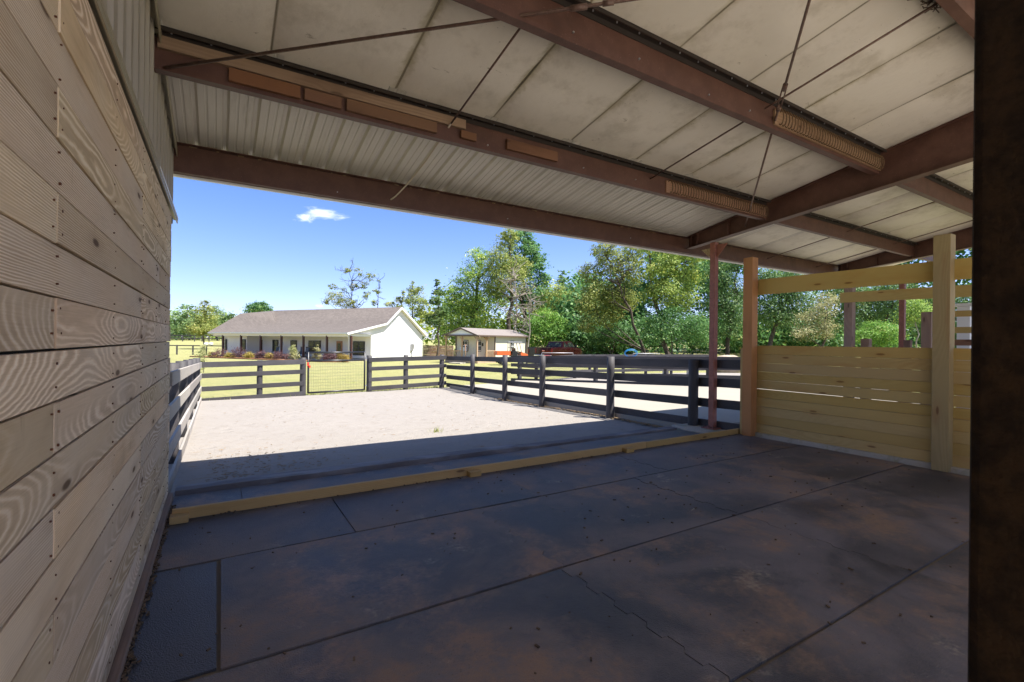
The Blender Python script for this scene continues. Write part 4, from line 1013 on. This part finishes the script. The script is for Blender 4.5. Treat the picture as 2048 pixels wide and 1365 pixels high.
gl = thing('tool_handle', 'thin brown upright stake leaning at the shed porch window', 'stake', tuple(gd(931, 44)))
MB().tube([(0, 0, .2), (0, 0, 1.75)], .04, 6).box((0, 0, 1.72), (.3, .05, .06)).build('shaft', M['oldwood'], gl)

# ---- utility vehicle with orange bed and canopy
uv_ = thing('utility_vehicle', 'small orange utility cart with a roofed cab parked before the shed', 'utility cart', tuple(gd(1017, 42)), -YAW + .25)
s_ = 42 / FPX
b = MB().box((-.55, 0, .86), (1.15, 1.2, .06)).box((-.55, -.6, 1.02), (1.2, .05, .34)).box((-.55, .6, 1.02), (1.2, .05, .34)).box((-1.12, 0, 1.02), (.05, 1.25, .34)).box((.02, 0, 1.02), (.05, 1.25, .34)); b.build('cargo_bed', M['orange'], uv_, bevel=.015)
MB().box((.55, 0, .6), (2.3, .9, .16)).box((.45, 0, .95), (.5, 1.15, .5)).build('chassis', M['blackpaint'], uv_, bevel=.03)
b = MB(); b.loft([[(1.0, -.55, .55), (1.0, .55, .55), (1.0, .55, 1.15), (1.0, -.55, 1.15)], [(1.65, -.5, .55), (1.65, .5, .55), (1.65, .5, .92), (1.65, -.5, .92)]]); b.build('hood', M['orange'], uv_, bevel=.03)
b = MB()
for sy in (-.56, .56):
    b.tube([(.06, sy, .8), (.10, sy, 1.95)], .025, 6); b.tube([(1.05, sy, 1.1), (.85, sy, 1.95)], .025, 6)
b.tube([(.08, -.56, 1.5), (.08, .56, 1.5)], .02, 6); b.tube([(.07, 0, 1.0), (.09, 0, 1.95)], .02, 6); b.build('roll_cage', M['blacktube'], uv_)
b = MB().box((.45, 0, 1.98), (1.25, 1.3, .06)); b.build('canopy', M['galv'], uv_, bevel=.02)
for sy in (-1, 1): MB().box((.48, sy * .29, 1.22), (.12, .5, .5), Matrix.Rotation(-.15, 3, 'Y')).box((.6, sy * .29, .98), (.5, .5, .12)).build('seat', M['blackpaint'], uv_, bevel=.03)
def wheel(x, y, r_, w, par):
    o = MB().tube([(x, y - w / 2, r_), (x, y + w / 2, r_)], r_, 18).build('wheel', M['tyre'], par)
    MB().tube([(x, y - w / 2 - .012, r_), (x, y + w / 2 + .012, r_)], r_ * .58, 12).build('rim', M['chrome'], o)
for x in (-.55, 1.3):
    for y in (-.6, .6): wheel(x, y, .31, .24, uv_)

# ---- pickup, seen from behind and its right side
def pickup(label, loc, rz, paint):
    t = thing('pickup_truck', label, 'pickup truck', loc, rz)
    W = .98
    def sec(x, zs, w): return [(x, -w, zs[0]), (x, w, zs[0]), (x, w, zs[1]), (x, w * .96, zs[2]), (x, -w * .96, zs[2]), (x, -w, zs[1])]
    b = MB(); b.loft([sec(-2.95, (.62, 1.25, 1.42), W * .98), sec(-2.85, (.55, 1.25, 1.44), W), sec(-.85, (.52, 1.25, 1.44), W), sec(1.55, (.48, 1.2, 1.38), W), sec(2.5, (.5, 1.1, 1.30), W * .98), sec(2.88, (.55, 1.0, 1.16), W * .9)])
    b.build('body', paint, t, bevel=.05)
    b = MB(); b.loft([[(-1.05, -W * .93, 1.40), (-1.05, W * .93, 1.40), (-.78, W * .80, 1.97), (-.78, -W * .80, 1.97)], [(-.3, -W * .94, 1.40), (-.3, W * .94, 1.40), (-.3, W * .80, 2.03), (-.3, -W * .80, 2.03)], [(.65, -W * .94, 1.38), (.65, W * .94, 1.38), (.55, W * .79, 2.02), (.55, -W * .79, 2.02)], [(1.62, -W * .92, 1.34), (1.62, W * .92, 1.34), (.92, W * .76, 1.95), (.92, -W * .76, 1.95)]])
    b.build('cab', paint, t, bevel=.05)
    def pane(ps): MB().face(ps, None, .5).build('side_window', M['glass'], t)
    for s in (-1, 1):
        f = lambda x, z: (x, s * (W * .945 - (z - 1.4) * .235), z)
        q = [f(-.80, 1.47), f(-.04, 1.46), f(-.04, 1.9), f(-.64, 1.9)]; pane(q if s < 0 else q[::-1])
        q = [f(.06, 1.46), f(1.34, 1.43), f(.86, 1.87), f(.06, 1.9)]; pane(q if s < 0 else q[::-1])
        MB().box((1.2, s * 1.1, 1.52), (.1, .22, .28)).build('mirror', M['blackpaint'], t, bevel=.03)
        MB().box((-2.96, s * .86, 1.12), (.05, .16, .42)).build('tail_lamp', M['tail'], t, bevel=.01)
        MB().box((2.78, s * .68, 1.0), (.1, .36, .2)).build('headlight', M['chrome'], t, bevel=.02)
        for x in (-.02, .1): pass
        MB().box((.2, s * .985, 1.18), (.18, .03, .035)).box((-.55, s * .985, 1.18), (.18, .03, .035)).build('door_handle', M['chrome'], t)
        for x in (-1.85, 1.75): wheel(x, s * .80, .41, .30, t)
    MB().face([(-1.03, W * .72, 1.50), (-1.03, -W * .72, 1.50), (-.845, -W * .66, 1.88), (-.845, W * .66, 1.88)], None, .5).build('rear_window', M['glass'], t)
    g_ = MB().box((-2.965, 0, 1.12), (.05, 1.5, .52)).build('tailgate', paint, t, bevel=.02)
    MB().box((-2.995, 0, 1.13), (.03, .24, .10)).build('badge', M['chrome'], g_, bevel=.02)
    MB().box((-3.05, 0, .66), (.22, 1.85, .2)).build('rear_bumper', M['chrome'], t, bevel=.04)
    MB().box((-3.17, 0, .68), (.02, .32, .15)).build('number_plate', M['whitepaint'], t)
    return t
tz = lambda u, d: (gd(u, d).x, gd(u, d).y, gd(u, d).z)
P_ = gd(1120, 46); pickup('glossy maroon crew cab pickup parked beyond the board fences', (P_.x, P_.y, -.56), -YAW + radians(54), M['redpaint'])
P_ = gd(1077, 46.5); tr = thing('utility_trailer', 'black box trailer with a red lamp standing behind the maroon pickup', 'trailer', (P_.x, P_.y, -.56), -YAW + radians(54))
MB().box((0, 0, 1.0), (1.6, 1.5, .85)).box((1.3, 0, .6), (1.2, .1, .1)).build('box_body', M['blackpaint'], tr, bevel=.04)
for sy in (-1, 1): MB().box((-.82, sy * .62, 1.0), (.04, .14, .4)).build('tail_lamp', M['tail'], tr)
for sy in (-1, 1): wheel(0, sy * .82, .34, .22, tr)

# ================================================================== PLANTS
def crown_mesh(name, blobs, n, leafsize, mat, seed, clump=.35, up_bias=.5, flat=1.0):
    """blobs: (centre, radii Vector) in local metres. Leaves gathered in clumps on and in each blob."""
    r_ = random.Random(seed); vs, fs, rn = [], [], []
    vol = [b_[1].x * b_[1].z for b_ in blobs]; tot = sum(vol)
    for (c, R), w in zip(blobs, vol):
        k = max(3, int(n * w / tot)); nc = max(3, k // 34)
        for _ in range(nc):
            d = Vector((r_.gauss(0, 1), r_.gauss(0, 1), r_.gauss(0, 1) + .25)).normalized(); q = r_.uniform(.35, 1.0) ** .6
            q *= 1 + .22 * mnoise.noise(d * 2.1 + c)
            cc = c + Vector((d.x * R.x, d.y * R.y, d.z * R.z)) * q; tone = r_.gauss(.45, .18)
            s = clump * min(R.x, R.z) * r_.uniform(.5, 1.25)
            for _ in range(max(1, k // nc)):
                p = cc + Vector((r_.gauss(0, s), r_.gauss(0, s), r_.gauss(0, s * .55 * flat)))
                nrm = (Vector((r_.gauss(0, 1), r_.gauss(0, 1), r_.gauss(0, 1))).normalized() * .75 + d * .75 + Vector((0, 0, up_bias))).normalized()
                a = nrm.cross(Vector((r_.gauss(0, 1), r_.gauss(0, 1), r_.gauss(0, 1)))).normalized(); b2 = nrm.cross(a); l = leafsize * r_.uniform(.55, 1.35); wd = l * r_.uniform(.4, .75)
                i = len(vs); vs += [tuple(p - a * l * .5), tuple(p + b2 * wd * .5 + a * l * .05), tuple(p + a * l * .5), tuple(p - b2 * wd * .5 + a * l * .05)]
                fs.append((i, i + 1, i + 2, i + 3)); rn.append(min(1, max(0, tone + r_.gauss(0, .16))))
    me = bpy.data.meshes.new(name); me.from_pydata(vs, [], fs); at_ = me.attributes.new('rnd', 'FLOAT', 'FACE'); at_.data.foreach_set('value', rn); me.materials.append(mat); me.update()
    return me
def limb(b, p, q, r0_, r1_, r_, bend=.12, n=5):
    p, q = Vector(p), Vector(q); d = q - p; L = d.length; o1 = Vector((r_.gauss(0, 1), r_.gauss(0, 1), r_.gauss(0, .5))) * L * bend * .5
    pts = []
    for i in range(n + 1):
        t = i / n; pts.append(p + d * t + o1 * sin(pi * t) + Vector((r_.gauss(0, 1), r_.gauss(0, 1), 0)) * L * .012 * (0 < i < n))
    b.tube(pts, [r0_ + (r1_ - r0_) * i / n for i in range(n + 1)], 6, .5, 0, True, False); return pts
def twigs(b, pts, r_, n, L, rad, depth=1, up_=.4):
    for _ in range(n):
        i = r_.randrange(1, len(pts)); p = pts[i]; d = Vector((r_.gauss(0, 1), r_.gauss(0, 1), r_.gauss(0, .6) + up_)).normalized()
        sub = limb(b, p, p + d * L * r_.uniform(.5, 1.1), rad, rad * .3, r_, .25, 4)
        if depth: twigs(b, sub, r_, 3, L * .45, rad * .45, depth - 1, up_)
tree_seed = [100]
def tree(label, d, blobs, n, leafmat, base_u, base_v=None, trunk=.16, leafsize=.26, group=None, name='broadleaf_tree', clump=.35, bark='bark', cat='tree', bare=0, bareL=1.6, flat=1.0, up_bias=.5, depth=.85, trunks=None):
    """blobs in photo pixels: (u, v, ru, rv); d: distance. Each crown gets real depth."""
    tree_seed[0] += 1; sd_ = tree_seed[0]; r_ = random.Random(sd_)
    P0 = gd(base_u, d)
    if base_v is not None: P0.z = at(base_u, base_v, d).z
    t = thing(name, label, cat, tuple(P0), 0, group); k = d / FPX; B = []
    for (u, v, ru, rv) in blobs:
        c = at(u, v, d) - P0 + Vector((fw.x, fw.y, 0)) * r_.uniform(-.45, .45) * ru * k; B.append((c, Vector((ru * k, ru * k * depth, rv * k))))
    if n:
        o = bpy.data.objects.new('crown', crown_mesh('crown', B, int(n * 1.75), leafsize * .78, M[leafmat], sd_, clump, up_bias, flat)); col.objects.link(o); o.parent = t
    b = MB(); top = max(B, key=lambda q: q[0].z + q[1].z * .3)[0] if B else Vector((0, 0, 5))
    mainp = limb(b, (0, 0, -.2), top, trunk, trunk * .25, r_, .05, 9)
    for c, R in B:
        if c is top: continue
        i = min(range(len(mainp)), key=lambda j: (mainp[j].z - (c.z - .8 * (Vector((c.x, c.y, 0)) - Vector((mainp[j].x, mainp[j].y, 0))).length)) ** 2)
        pp = limb(b, mainp[max(1, i)], c, trunk * .45, trunk * .12, r_, .15)
        twigs(b, pp, r_, 3, max(.4, R.x * .8), trunk * .10, 0)
    if bare: twigs(b, mainp[3:] or mainp, r_, bare, bareL, trunk * .4, 2, .5)
    b.build('trunk', M[bark], t)
    return t
def hx0(u): return u
# --- trees behind and beside the house
tree('round dark tree rising over the left end of the house roof', 75, [(517, 618, 22, 13), (505, 624, 14, 8), (531, 624, 14, 8), (520, 610, 13, 7)], 2600, 'leafB', 517, trunk=.22, leafsize=.34)
tree('half bare tree behind the house roof with leaves only low on one side', 66, [(672, 598, 22, 13), (690, 606, 22, 12), (666, 574, 9, 8), (705, 607, 14, 8), (697, 543, 9, 7), (718, 546, 8, 10), (741, 553, 10, 10), (728, 570, 9, 8), (655, 603, 10, 6), (686, 584, 8, 7), (735, 590, 8, 10), (710, 575, 8, 10)], 3000, 'leafC', 705, trunk=.11, leafsize=.22, bare=26, bareL=2.0, clump=.36)
tree('slender half bare sapling between the half bare tree and the roof peak', 66, [(752, 585, 8, 6), (749, 606, 6, 6), (757, 562, 4, 3)], 380, 'leafC', 749, trunk=.1, leafsize=.22, bare=14, bareL=1.5)
tree('thin airy tree just behind the roof peak, lower than its neighbour', 64, [(798, 604, 9, 14), (780, 608, 10, 8), (806, 590, 6, 8), (800, 620, 10, 10)], 1100, 'leafC', 800, trunk=.1, leafsize=.22, bare=5)
tree('airy dark tree with a pointed top right of the roof peak', 62, [(826, 582, 13, 12), (833, 606, 22, 16), (825, 566, 4, 5), (845, 628, 20, 20), (818, 600, 8, 14), (842, 580, 8, 8)], 3600, 'leafC', 833, trunk=.16, leafsize=.22, clump=.3)
tree('slim bright green pine standing between the roof peak and the tall oak', 60, [(872, 566, 7, 9), (876, 584, 12, 9), (872, 602, 15, 9), (880, 622, 18, 11), (868, 640, 18, 14)], 3000, 'leafE', 874, name='pine_tree', trunk=.15, leafsize=.26, flat=.7)
# --- left tree line
tree('pale green broad tree at the end of the plank wall, far off', 170, [(352, 640, 18, 22), (345, 660, 22, 24), (362, 655, 20, 22)], 1900, 'leafI', 352, trunk=.5, leafsize=.75)
tree('layered pale pine in the far tree line beside the brownish tree', 170, [(378, 617, 12, 8), (376, 630, 14, 7), (382, 645, 18, 14), (372, 662, 20, 18)], 1900, 'leafI', 378, name='pine_tree', trunk=.4, leafsize=.7)
tree('far rounded green tree next to the left corner of the house roof', 170, [(433, 622, 11, 12), (438, 638, 18, 14), (446, 655, 20, 20), (428, 652, 16, 20)], 2200, 'leafI', 436, trunk=.4, leafsize=.7)
tree('brownish pyramidal maple out in the pasture with a straight bare trunk', 85, [(408, 608, 9, 8), (409, 622, 15, 11), (408, 640, 22, 15), (408, 658, 26, 14), (418, 662, 20, 10), (396, 662, 18, 10)], 3600, 'leafC', 408, trunk=.16, leafsize=.34)
tree('small dark tree top showing just above the roof hip', 120, [(461, 634, 9, 6), (456, 642, 12, 9)], 500, 'leafB', 461, trunk=.2, leafsize=.5)
tree('thin yellowish sapling on the lawn beyond the left fence corner', 26, [(404, 706, 8, 9), (403, 722, 6, 8), (407, 696, 5, 6), (405, 733, 4, 7)], 420, 'leafH', 406, name='sapling', trunk=.02, leafsize=.10, clump=.5)
# --- woods to the right of the house
tree('big broad oak left of the tall pine above the shed roof', 66, [(950, 520, 22, 20), (963, 508, 20, 14), (935, 560, 30, 26), (960, 560, 36, 40), (925, 600, 36, 30), (905, 592, 24, 24), (890, 632, 26, 28), (985, 530, 26, 26), (975, 600, 40, 36), (915, 640, 40, 40), (955, 640, 44, 36), (900, 672, 34, 24)], 12000, 'leafA', 945, trunk=.42, leafsize=.30, clump=.3)
tree('tallest dark pine of the woods reaching the eave beam', 70, [(1048, 466, 20, 12), (1040, 482, 30, 16), (1066, 494, 20, 14), (1050, 510, 42, 18), (1075, 530, 24, 18), (1040, 545, 44, 26), (1086, 560, 22, 16), (1070, 590, 34, 30)], 9500, 'leafE', 1052, name='pine_tree', trunk=.4, leafsize=.36, flat=.7, clump=.3)
tree('olive crowned oak in front of the tallest pine', 64, [(1010, 486, 22, 24), (1022, 470, 18, 14), (1000, 525, 28, 30), (1018, 560, 34, 34), (990, 575, 24, 30), (1040, 530, 20, 24)], 7600, 'leafC', 1012, trunk=.35, leafsize=.28, clump=.3)
tree('bare pale grey dead tree standing before the oaks behind the shed', 58, [(1030, 560, 8, 30), (1012, 575, 14, 10), (1052, 585, 14, 10), (1008, 620, 16, 8), (1050, 620, 16, 12)], 0, 'leafC', 1030, trunk=.17, name='dead_tree', bark='palebark', bare=34, bareL=2.6)
tree('leaning bare pale grey trunk between shed roof and bright green tree', 52, [(1062, 600, 10, 20), (1055, 640, 8, 10), (1075, 615, 10, 8)], 0, 'leafC', 1056, trunk=.11, name='dead_tree', bark='palebark', bare=20, bareL=1.8)
tree('bright green rounded tree beside the shed end', 56, [(1092, 640, 34, 22), (1075, 652, 24, 22), (1110, 655, 26, 22), (1095, 672, 42, 22), (1066, 676, 20, 20), (1120, 680, 22, 16)], 6500, 'leafD', 1092, trunk=.18, leafsize=.26, clump=.35)
tree('small pointed pine tip in the gap of sky left of the big yellowing oak', 88, [(1122, 548, 6, 8), (1122, 562, 10, 10), (1124, 580, 14, 14)], 900, 'leafE', 1122, name='pine_tree', trunk=.2, leafsize=.4)
tree('sunlit olive tree filling the gap behind the pickup', 68, [(1115, 590, 34, 22), (1135, 610, 34, 26), (1105, 620, 30, 26), (1140, 645, 36, 28), (1160, 600, 24, 26), (1130, 672, 40, 18)], 7000, 'leafC', 1130, trunk=.25, leafsize=.30, clump=.3)
tree('big yellowing oak with pale curving limbs at the edge of the woods', 50, [(1205, 500, 26, 16), (1225, 520, 36, 24), (1250, 545, 38, 30), (1185, 545, 26, 24), (1270, 505, 28, 20), (1205, 585, 34, 28), (1245, 600, 40, 30), (1180, 610, 26, 28), (1215, 635, 36, 24), (1175, 650, 22, 18)], 13500, 'leafC', 1292, trunk=.19, leafsize=.24, clump=.3, bark='bark', bare=10, bareL=3)
tree('low dark bush at the wood edge under the yellowing oak', 54, [(1205, 672, 26, 16), (1230, 662, 26, 18), (1190, 682, 16, 10), (1255, 670, 26, 18)], 4600, 'leafB', 1222, name='bush', cat='bush', trunk=.08, leafsize=.22, clump=.4)
tree('green ivy covered oak between yellowing oak and steel column', 46, [(1320, 540, 36, 26), (1345, 510, 34, 20), (1370, 550, 30, 28), (1325, 590, 38, 30), (1365, 600, 36, 30), (1390, 510, 30, 20), (1300, 500, 22, 14)], 11000, 'leafA', 1345, trunk=.28, leafsize=.22, clump=.32)
tree('dense dark green shrub thicket under the ivy covered oak', 44, [(1320, 650, 34, 26), (1350, 665, 36, 24), (1385, 655, 34, 28), (1345, 630, 26, 18), (1300, 678, 22, 14), (1400, 680, 26, 18)], 8500, 'leafB', 1345, name='bush', cat='bush', trunk=.1, leafsize=.19, clump=.38)
tree('dark tall tree just right of the steel column', 48, [(1455, 530, 32, 26), (1430, 560, 28, 30), (1465, 575, 34, 30), (1440, 610, 36, 28), (1475, 625, 34, 28), (1450, 655, 34, 26), (1480, 520, 26, 20)], 10500, 'leafB', 1450, trunk=.26, leafsize=.22, clump=.32)
tree('grey trunked tree with feathery branches right of the reddish post', 44, [(1530, 560, 34, 24), (1560, 590, 38, 26), (1535, 620, 34, 26), (1590, 560, 36, 22), (1600, 610, 36, 28), (1560, 640, 38, 24)], 11500, 'leafB', 1522, trunk=.27, leafsize=.20, clump=.4, bark='bark')
tree('pale flowering sunlit tree left of the brown post behind the partition', 40, [(1640, 625, 22, 22), (1622, 640, 24, 20), (1655, 600, 20, 16), (1605, 668, 28, 14), (1645, 660, 22, 18)], 4200, 'leafH', 1640, trunk=.14, leafsize=.15, clump=.4)
tree('dark tree filling the frame between brown post and steel column beyond the partition', 46, [(1740, 590, 40, 22), (1765, 615, 40, 26), (1720, 630, 36, 28), (1690, 590, 36, 26), (1780, 580, 34, 20), (1670, 640, 26, 26)], 10500, 'leafB', 1740, trunk=.22, leafsize=.20, clump=.36)
tree('bright green bush above the short brown post top', 36, [(1755, 660, 30, 18), (1785, 668, 28, 16), (1730, 675, 24, 14), (1770, 680, 36, 16)], 5600, 'leafD', 1760, name='bush', cat='bush', trunk=.06, leafsize=.15, clump=.4)
tree('white barked birch between the thin column and the square brown post', 40, [(1826, 612, 22, 16), (1842, 630, 22, 18), (1815, 640, 18, 16)], 2600, 'leafA', 1829, name='birch_tree', trunk=.085, leafsize=.16, clump=.4, bark='palebark')
tree('dark tree seen through the gap beside the grey green post', 44, [(1850, 600, 34, 26), (1895, 620, 34, 28), (1925, 600, 30, 26), (1850, 660, 34, 26), (1905, 665, 36, 24)], 8800, 'leafB', 1885, trunk=.2, leafsize=.19, clump=.38)
# woodland mass behind
r_ = random.Random(5); B = []
for i in range(185):
    u = r_.uniform(1100, 2150); d = r_.uniform(60, 84); v = r_.uniform(470 if u > 1300 else 570, 690); P_ = at(u, v, d)
    if u > 1300: v = r_.uniform(380, 690); P_ = at(u, v, d)
    B.append((P_, Vector((r_.uniform(2.2, 3.6), r_.uniform(2, 3), r_.uniform(1.8, 3.2)))))
wo = bpy.data.objects.new('woodland', crown_mesh('woodland', B, 76000, .6, M['leafB'], 77, .5)); col.objects.link(wo)
tag(wo, 'dark deep woodland behind the single trees', 'woods', kind='stuff')
B = []
for i in range(110):
    u = r_.uniform(1150, 2150); d = r_.uniform(54, 72); v = r_.uniform(655, 694); P_ = at(u, v, d); B.append((P_, Vector((r_.uniform(2.2, 3.6), 2, r_.uniform(1.3, 2.2)))))
wo = bpy.data.objects.new('undergrowth', crown_mesh('undergrowth', B, 42000, .5, M['leafB'], 91, .5)); col.objects.link(wo)
tag(wo, 'thick green undergrowth along the foot of the woods', 'undergrowth', kind='stuff')
B = []
for i in range(46):
    u = r_.uniform(200, 470); d = r_.uniform(175, 200); P_ = at(u, r_.uniform(640, 676), d); B.append((P_, Vector((6, 4, r_.uniform(3, 6)))))
for i in range(70):
    u = r_.uniform(830, 1150); d = r_.uniform(72, 90); P_ = at(u, r_.uniform(600, 690), d); B.append((P_, Vector((3.2, 3, r_.uniform(2, 4)))))
wo = bpy.data.objects.new('woodland', crown_mesh('woodland', B, 24000, .75, M['leafA'], 78, .5)); col.objects.link(wo)
tag(wo, 'distant belt of woodland behind the house and pasture', 'woods', kind='stuff')
# --- shrubs before the house
def shrub(label, u, v, d, blobs, n, mat, ls=.12, group='flower bed shrubs', **kw):
    return tree(label, d, blobs, n, mat, u, v, name='shrub', cat='shrub', trunk=.025, leafsize=ls, group=group, clump=.42, **kw)
S = [('purple', 440, 718, 52.5, 18, 11), ('yellow', 426, 717, 53.5, 9, 7), ('yellow', 460, 719, 51.8, 10, 7), ('purple', 477, 718, 51, 18, 12), ('yellow', 499, 720, 50.2, 10, 8), ('purple', 523, 720, 49.6, 16, 9), ('yellow', 541, 720, 49, 10, 7), ('purple', 562, 720, 48.3, 17, 9), ('cream', 587, 720, 47.6, 10, 14), ('cream', 635, 721, 46.4, 8, 14), ('purple', 660, 722, 45.8, 15, 9), ('yellow', 686, 725, 44.9, 14, 9)]
L = ['purple leaved shrub under the leftmost porch post', 'small yellow shrub at the left corner of the house', 'small yellow shrub between the two leftmost purple shrubs', 'tall purple shrub before the second window of the house', 'pale yellow shrub beside the gap of white wall', 'purple shrub before the third porch post', 'small yellow shrub between third and fourth porch post', 'broad purple shrub hiding the porch chairs', 'tall cream variegated shrub left of the double window', 'narrow cream variegated shrub seen through the wire gate', 'purple shrub seen through the gate beside the front door', 'golden yellow spreading shrub at the right end of the bed']
for (kd_, u, v, d, ru, rv), lb in zip(S, L):
    rv *= 1.08; mt = {'purple': 'leafF', 'yellow': 'leafG', 'cream': 'leafH'}[kd_]
    bl = [(u, v - rv, ru * .8, rv * .8), (u - ru * .5, v - rv * .6, ru * .5, rv * .6), (u + ru * .5, v - rv * .65, ru * .5, rv * .65)] if kd_ != 'cream' else [(u, v - rv * .55, ru * .9, rv * .6), (u, v - rv * 1.2, ru * .6, rv * .55), (u, v - rv * 1.7, ru * .25, rv * .35)]
    shrub(lb, u, v, d, bl, 950, mt)

# ================================================================== SKY AND LIGHT
SUN = Vector((.36, -.405, 1.0)).normalized(); el = math.asin(SUN.z); az = math.atan2(SUN.x, SUN.y)
w = bpy.data.worlds.new('World'); scene.world = w; w.use_nodes = True; nt = w.node_tree; nt.nodes.clear()
sk = nt.nodes.new('ShaderNodeTexSky'); sk.sky_type = 'NISHITA'; sk.sun_disc = False; sk.sun_elevation = el; sk.sun_rotation = az; sk.air_density = .55; sk.dust_density = .8; sk.ozone_density = 10.0; sk.altitude = 0
bg = nt.nodes.new('ShaderNodeBackground'); bg.inputs[1].default_value = .062; out = nt.nodes.new('ShaderNodeOutputWorld')
# small fair-weather cloud, fixed in the sky by its compass direction
def wn(t, ins, **pr):
    n = nt.nodes.new('ShaderNode' + t)
    for k, v in pr.items(): setattr(n, k, v)
    for k, v in ins.items():
        if isinstance(v, bpy.types.NodeSocket): nt.links.new(v, n.inputs[k])
        else: n.inputs[k].default_value = v
    return n.outputs
gen = wn('TexCoord', {})['Generated']
def cloud(u, v, wu, wv, seed, thr):
    D = ray(u, v).normalized(); E_ = D.cross(Vector((0, 0, 1))).normalized(); N_ = E_.cross(D)
    a = wn('VectorMath', {0: gen, 1: tuple(E_ / (wu / FPX))}, operation='DOT_PRODUCT')['Value']; c_ = wn('VectorMath', {0: gen, 1: tuple(N_ / (wv / FPX))}, operation='DOT_PRODUCT')['Value']; c0 = D.dot(N_)
    f_ = wn('VectorMath', {0: gen, 1: tuple(D)}, operation='DOT_PRODUCT')['Value']
    vec = wn('CombineXYZ', {0: a, 1: c_, 2: seed})[0]
    r2 = wn('VectorMath', {0: wn('CombineXYZ', {0: a, 1: c_, 2: 0.0})[0]}, operation='LENGTH')['Value']
    nz = wn('TexNoise', {'Vector': vec, 'Scale': 1.7, 'Detail': 7.0, 'Roughness': .62, 'Distortion': .6})[0]
    # bow the lower edge upward in the middle
    val = wn('Math', {0: nz, 1: wn('Math', {0: r2, 1: .62}, operation='MULTIPLY')[0]}, operation='SUBTRACT')[0]
    mk = wn('MapRange', {0: val, 1: thr, 2: thr + .42, 3: 0.0, 4: 1.0}, interpolation_type='SMOOTHSTEP')[0]
    return wn('Math', {0: mk, 1: wn('Math', {0: f_, 1: .5}, operation='GREATER_THAN')[0]}, operation='MULTIPLY')[0]
c1 = cloud(645, 428, 58, 15, 3.3, .06); c2 = cloud(611, 436, 24, 13, 8.1, .03); c3 = cloud(640, 612, 14, 8, 1.0, .1); c4 = cloud(560, 640, 60, 22, 6.0, .3)
mk = wn('Math', {0: wn('Math', {0: c1, 1: c2}, operation='MAXIMUM')[0], 1: wn('Math', {0: c3, 1: c4}, operation='MAXIMUM')[0]}, operation='MAXIMUM')[0]
mk = wn('Math', {0: mk, 1: .72}, operation='MULTIPLY')[0]
zel = wn('SeparateXYZ', {0: gen})[2]; hz_ = wn('MapRange', {0: zel, 1: .36, 2: .0, 3: 0.0, 4: 1.0}, interpolation_type='SMOOTHSTEP')[0]
sky2 = wn('Mix', {0: hz_, 6: sk.outputs[0], 7: wn('Mix', {0: 1.0, 6: sk.outputs[0], 7: (1.45, 1.06, .97, 1)}, data_type='RGBA', blend_type='MULTIPLY')[2]}, data_type='RGBA')[2]   # dry haze low in the sky
mixn = wn('Mix', {0: mk, 6: sky2, 7: (4.6, 4.9, 5.6, 1)}, data_type='RGBA')
nt.links.new(mixn[2], bg.inputs[0]); nt.links.new(bg.outputs[0], out.inputs[0])
ld = bpy.data.lights.new('sun', 'SUN'); ld.energy = 2.5; ld.angle = radians(.53); ld.color = (1, .955, .88)
so = bpy.data.objects.new('sun', ld); col.objects.link(so); so.rotation_euler = (-SUN).to_track_quat('-Z', 'Y').to_euler()
vs_ = scene.view_settings; vs_.view_transform = 'Standard'; vs_.look = 'None'; vs_.exposure = 2.32; vs_.gamma = 1
try: vs_.use_curve_mapping = False
except Exception: pass
scene.render.engine = 'CYCLES'
cy = scene.cycles; cy.max_bounces = 10; cy.diffuse_bounces = 7; cy.glossy_bounces = 3; cy.transmission_bounces = 4; cy.transparent_max_bounces = 8
cy.use_denoising = True; cy.sample_clamp_indirect = 8; cy.caustics_reflective = False; cy.caustics_refractive = False
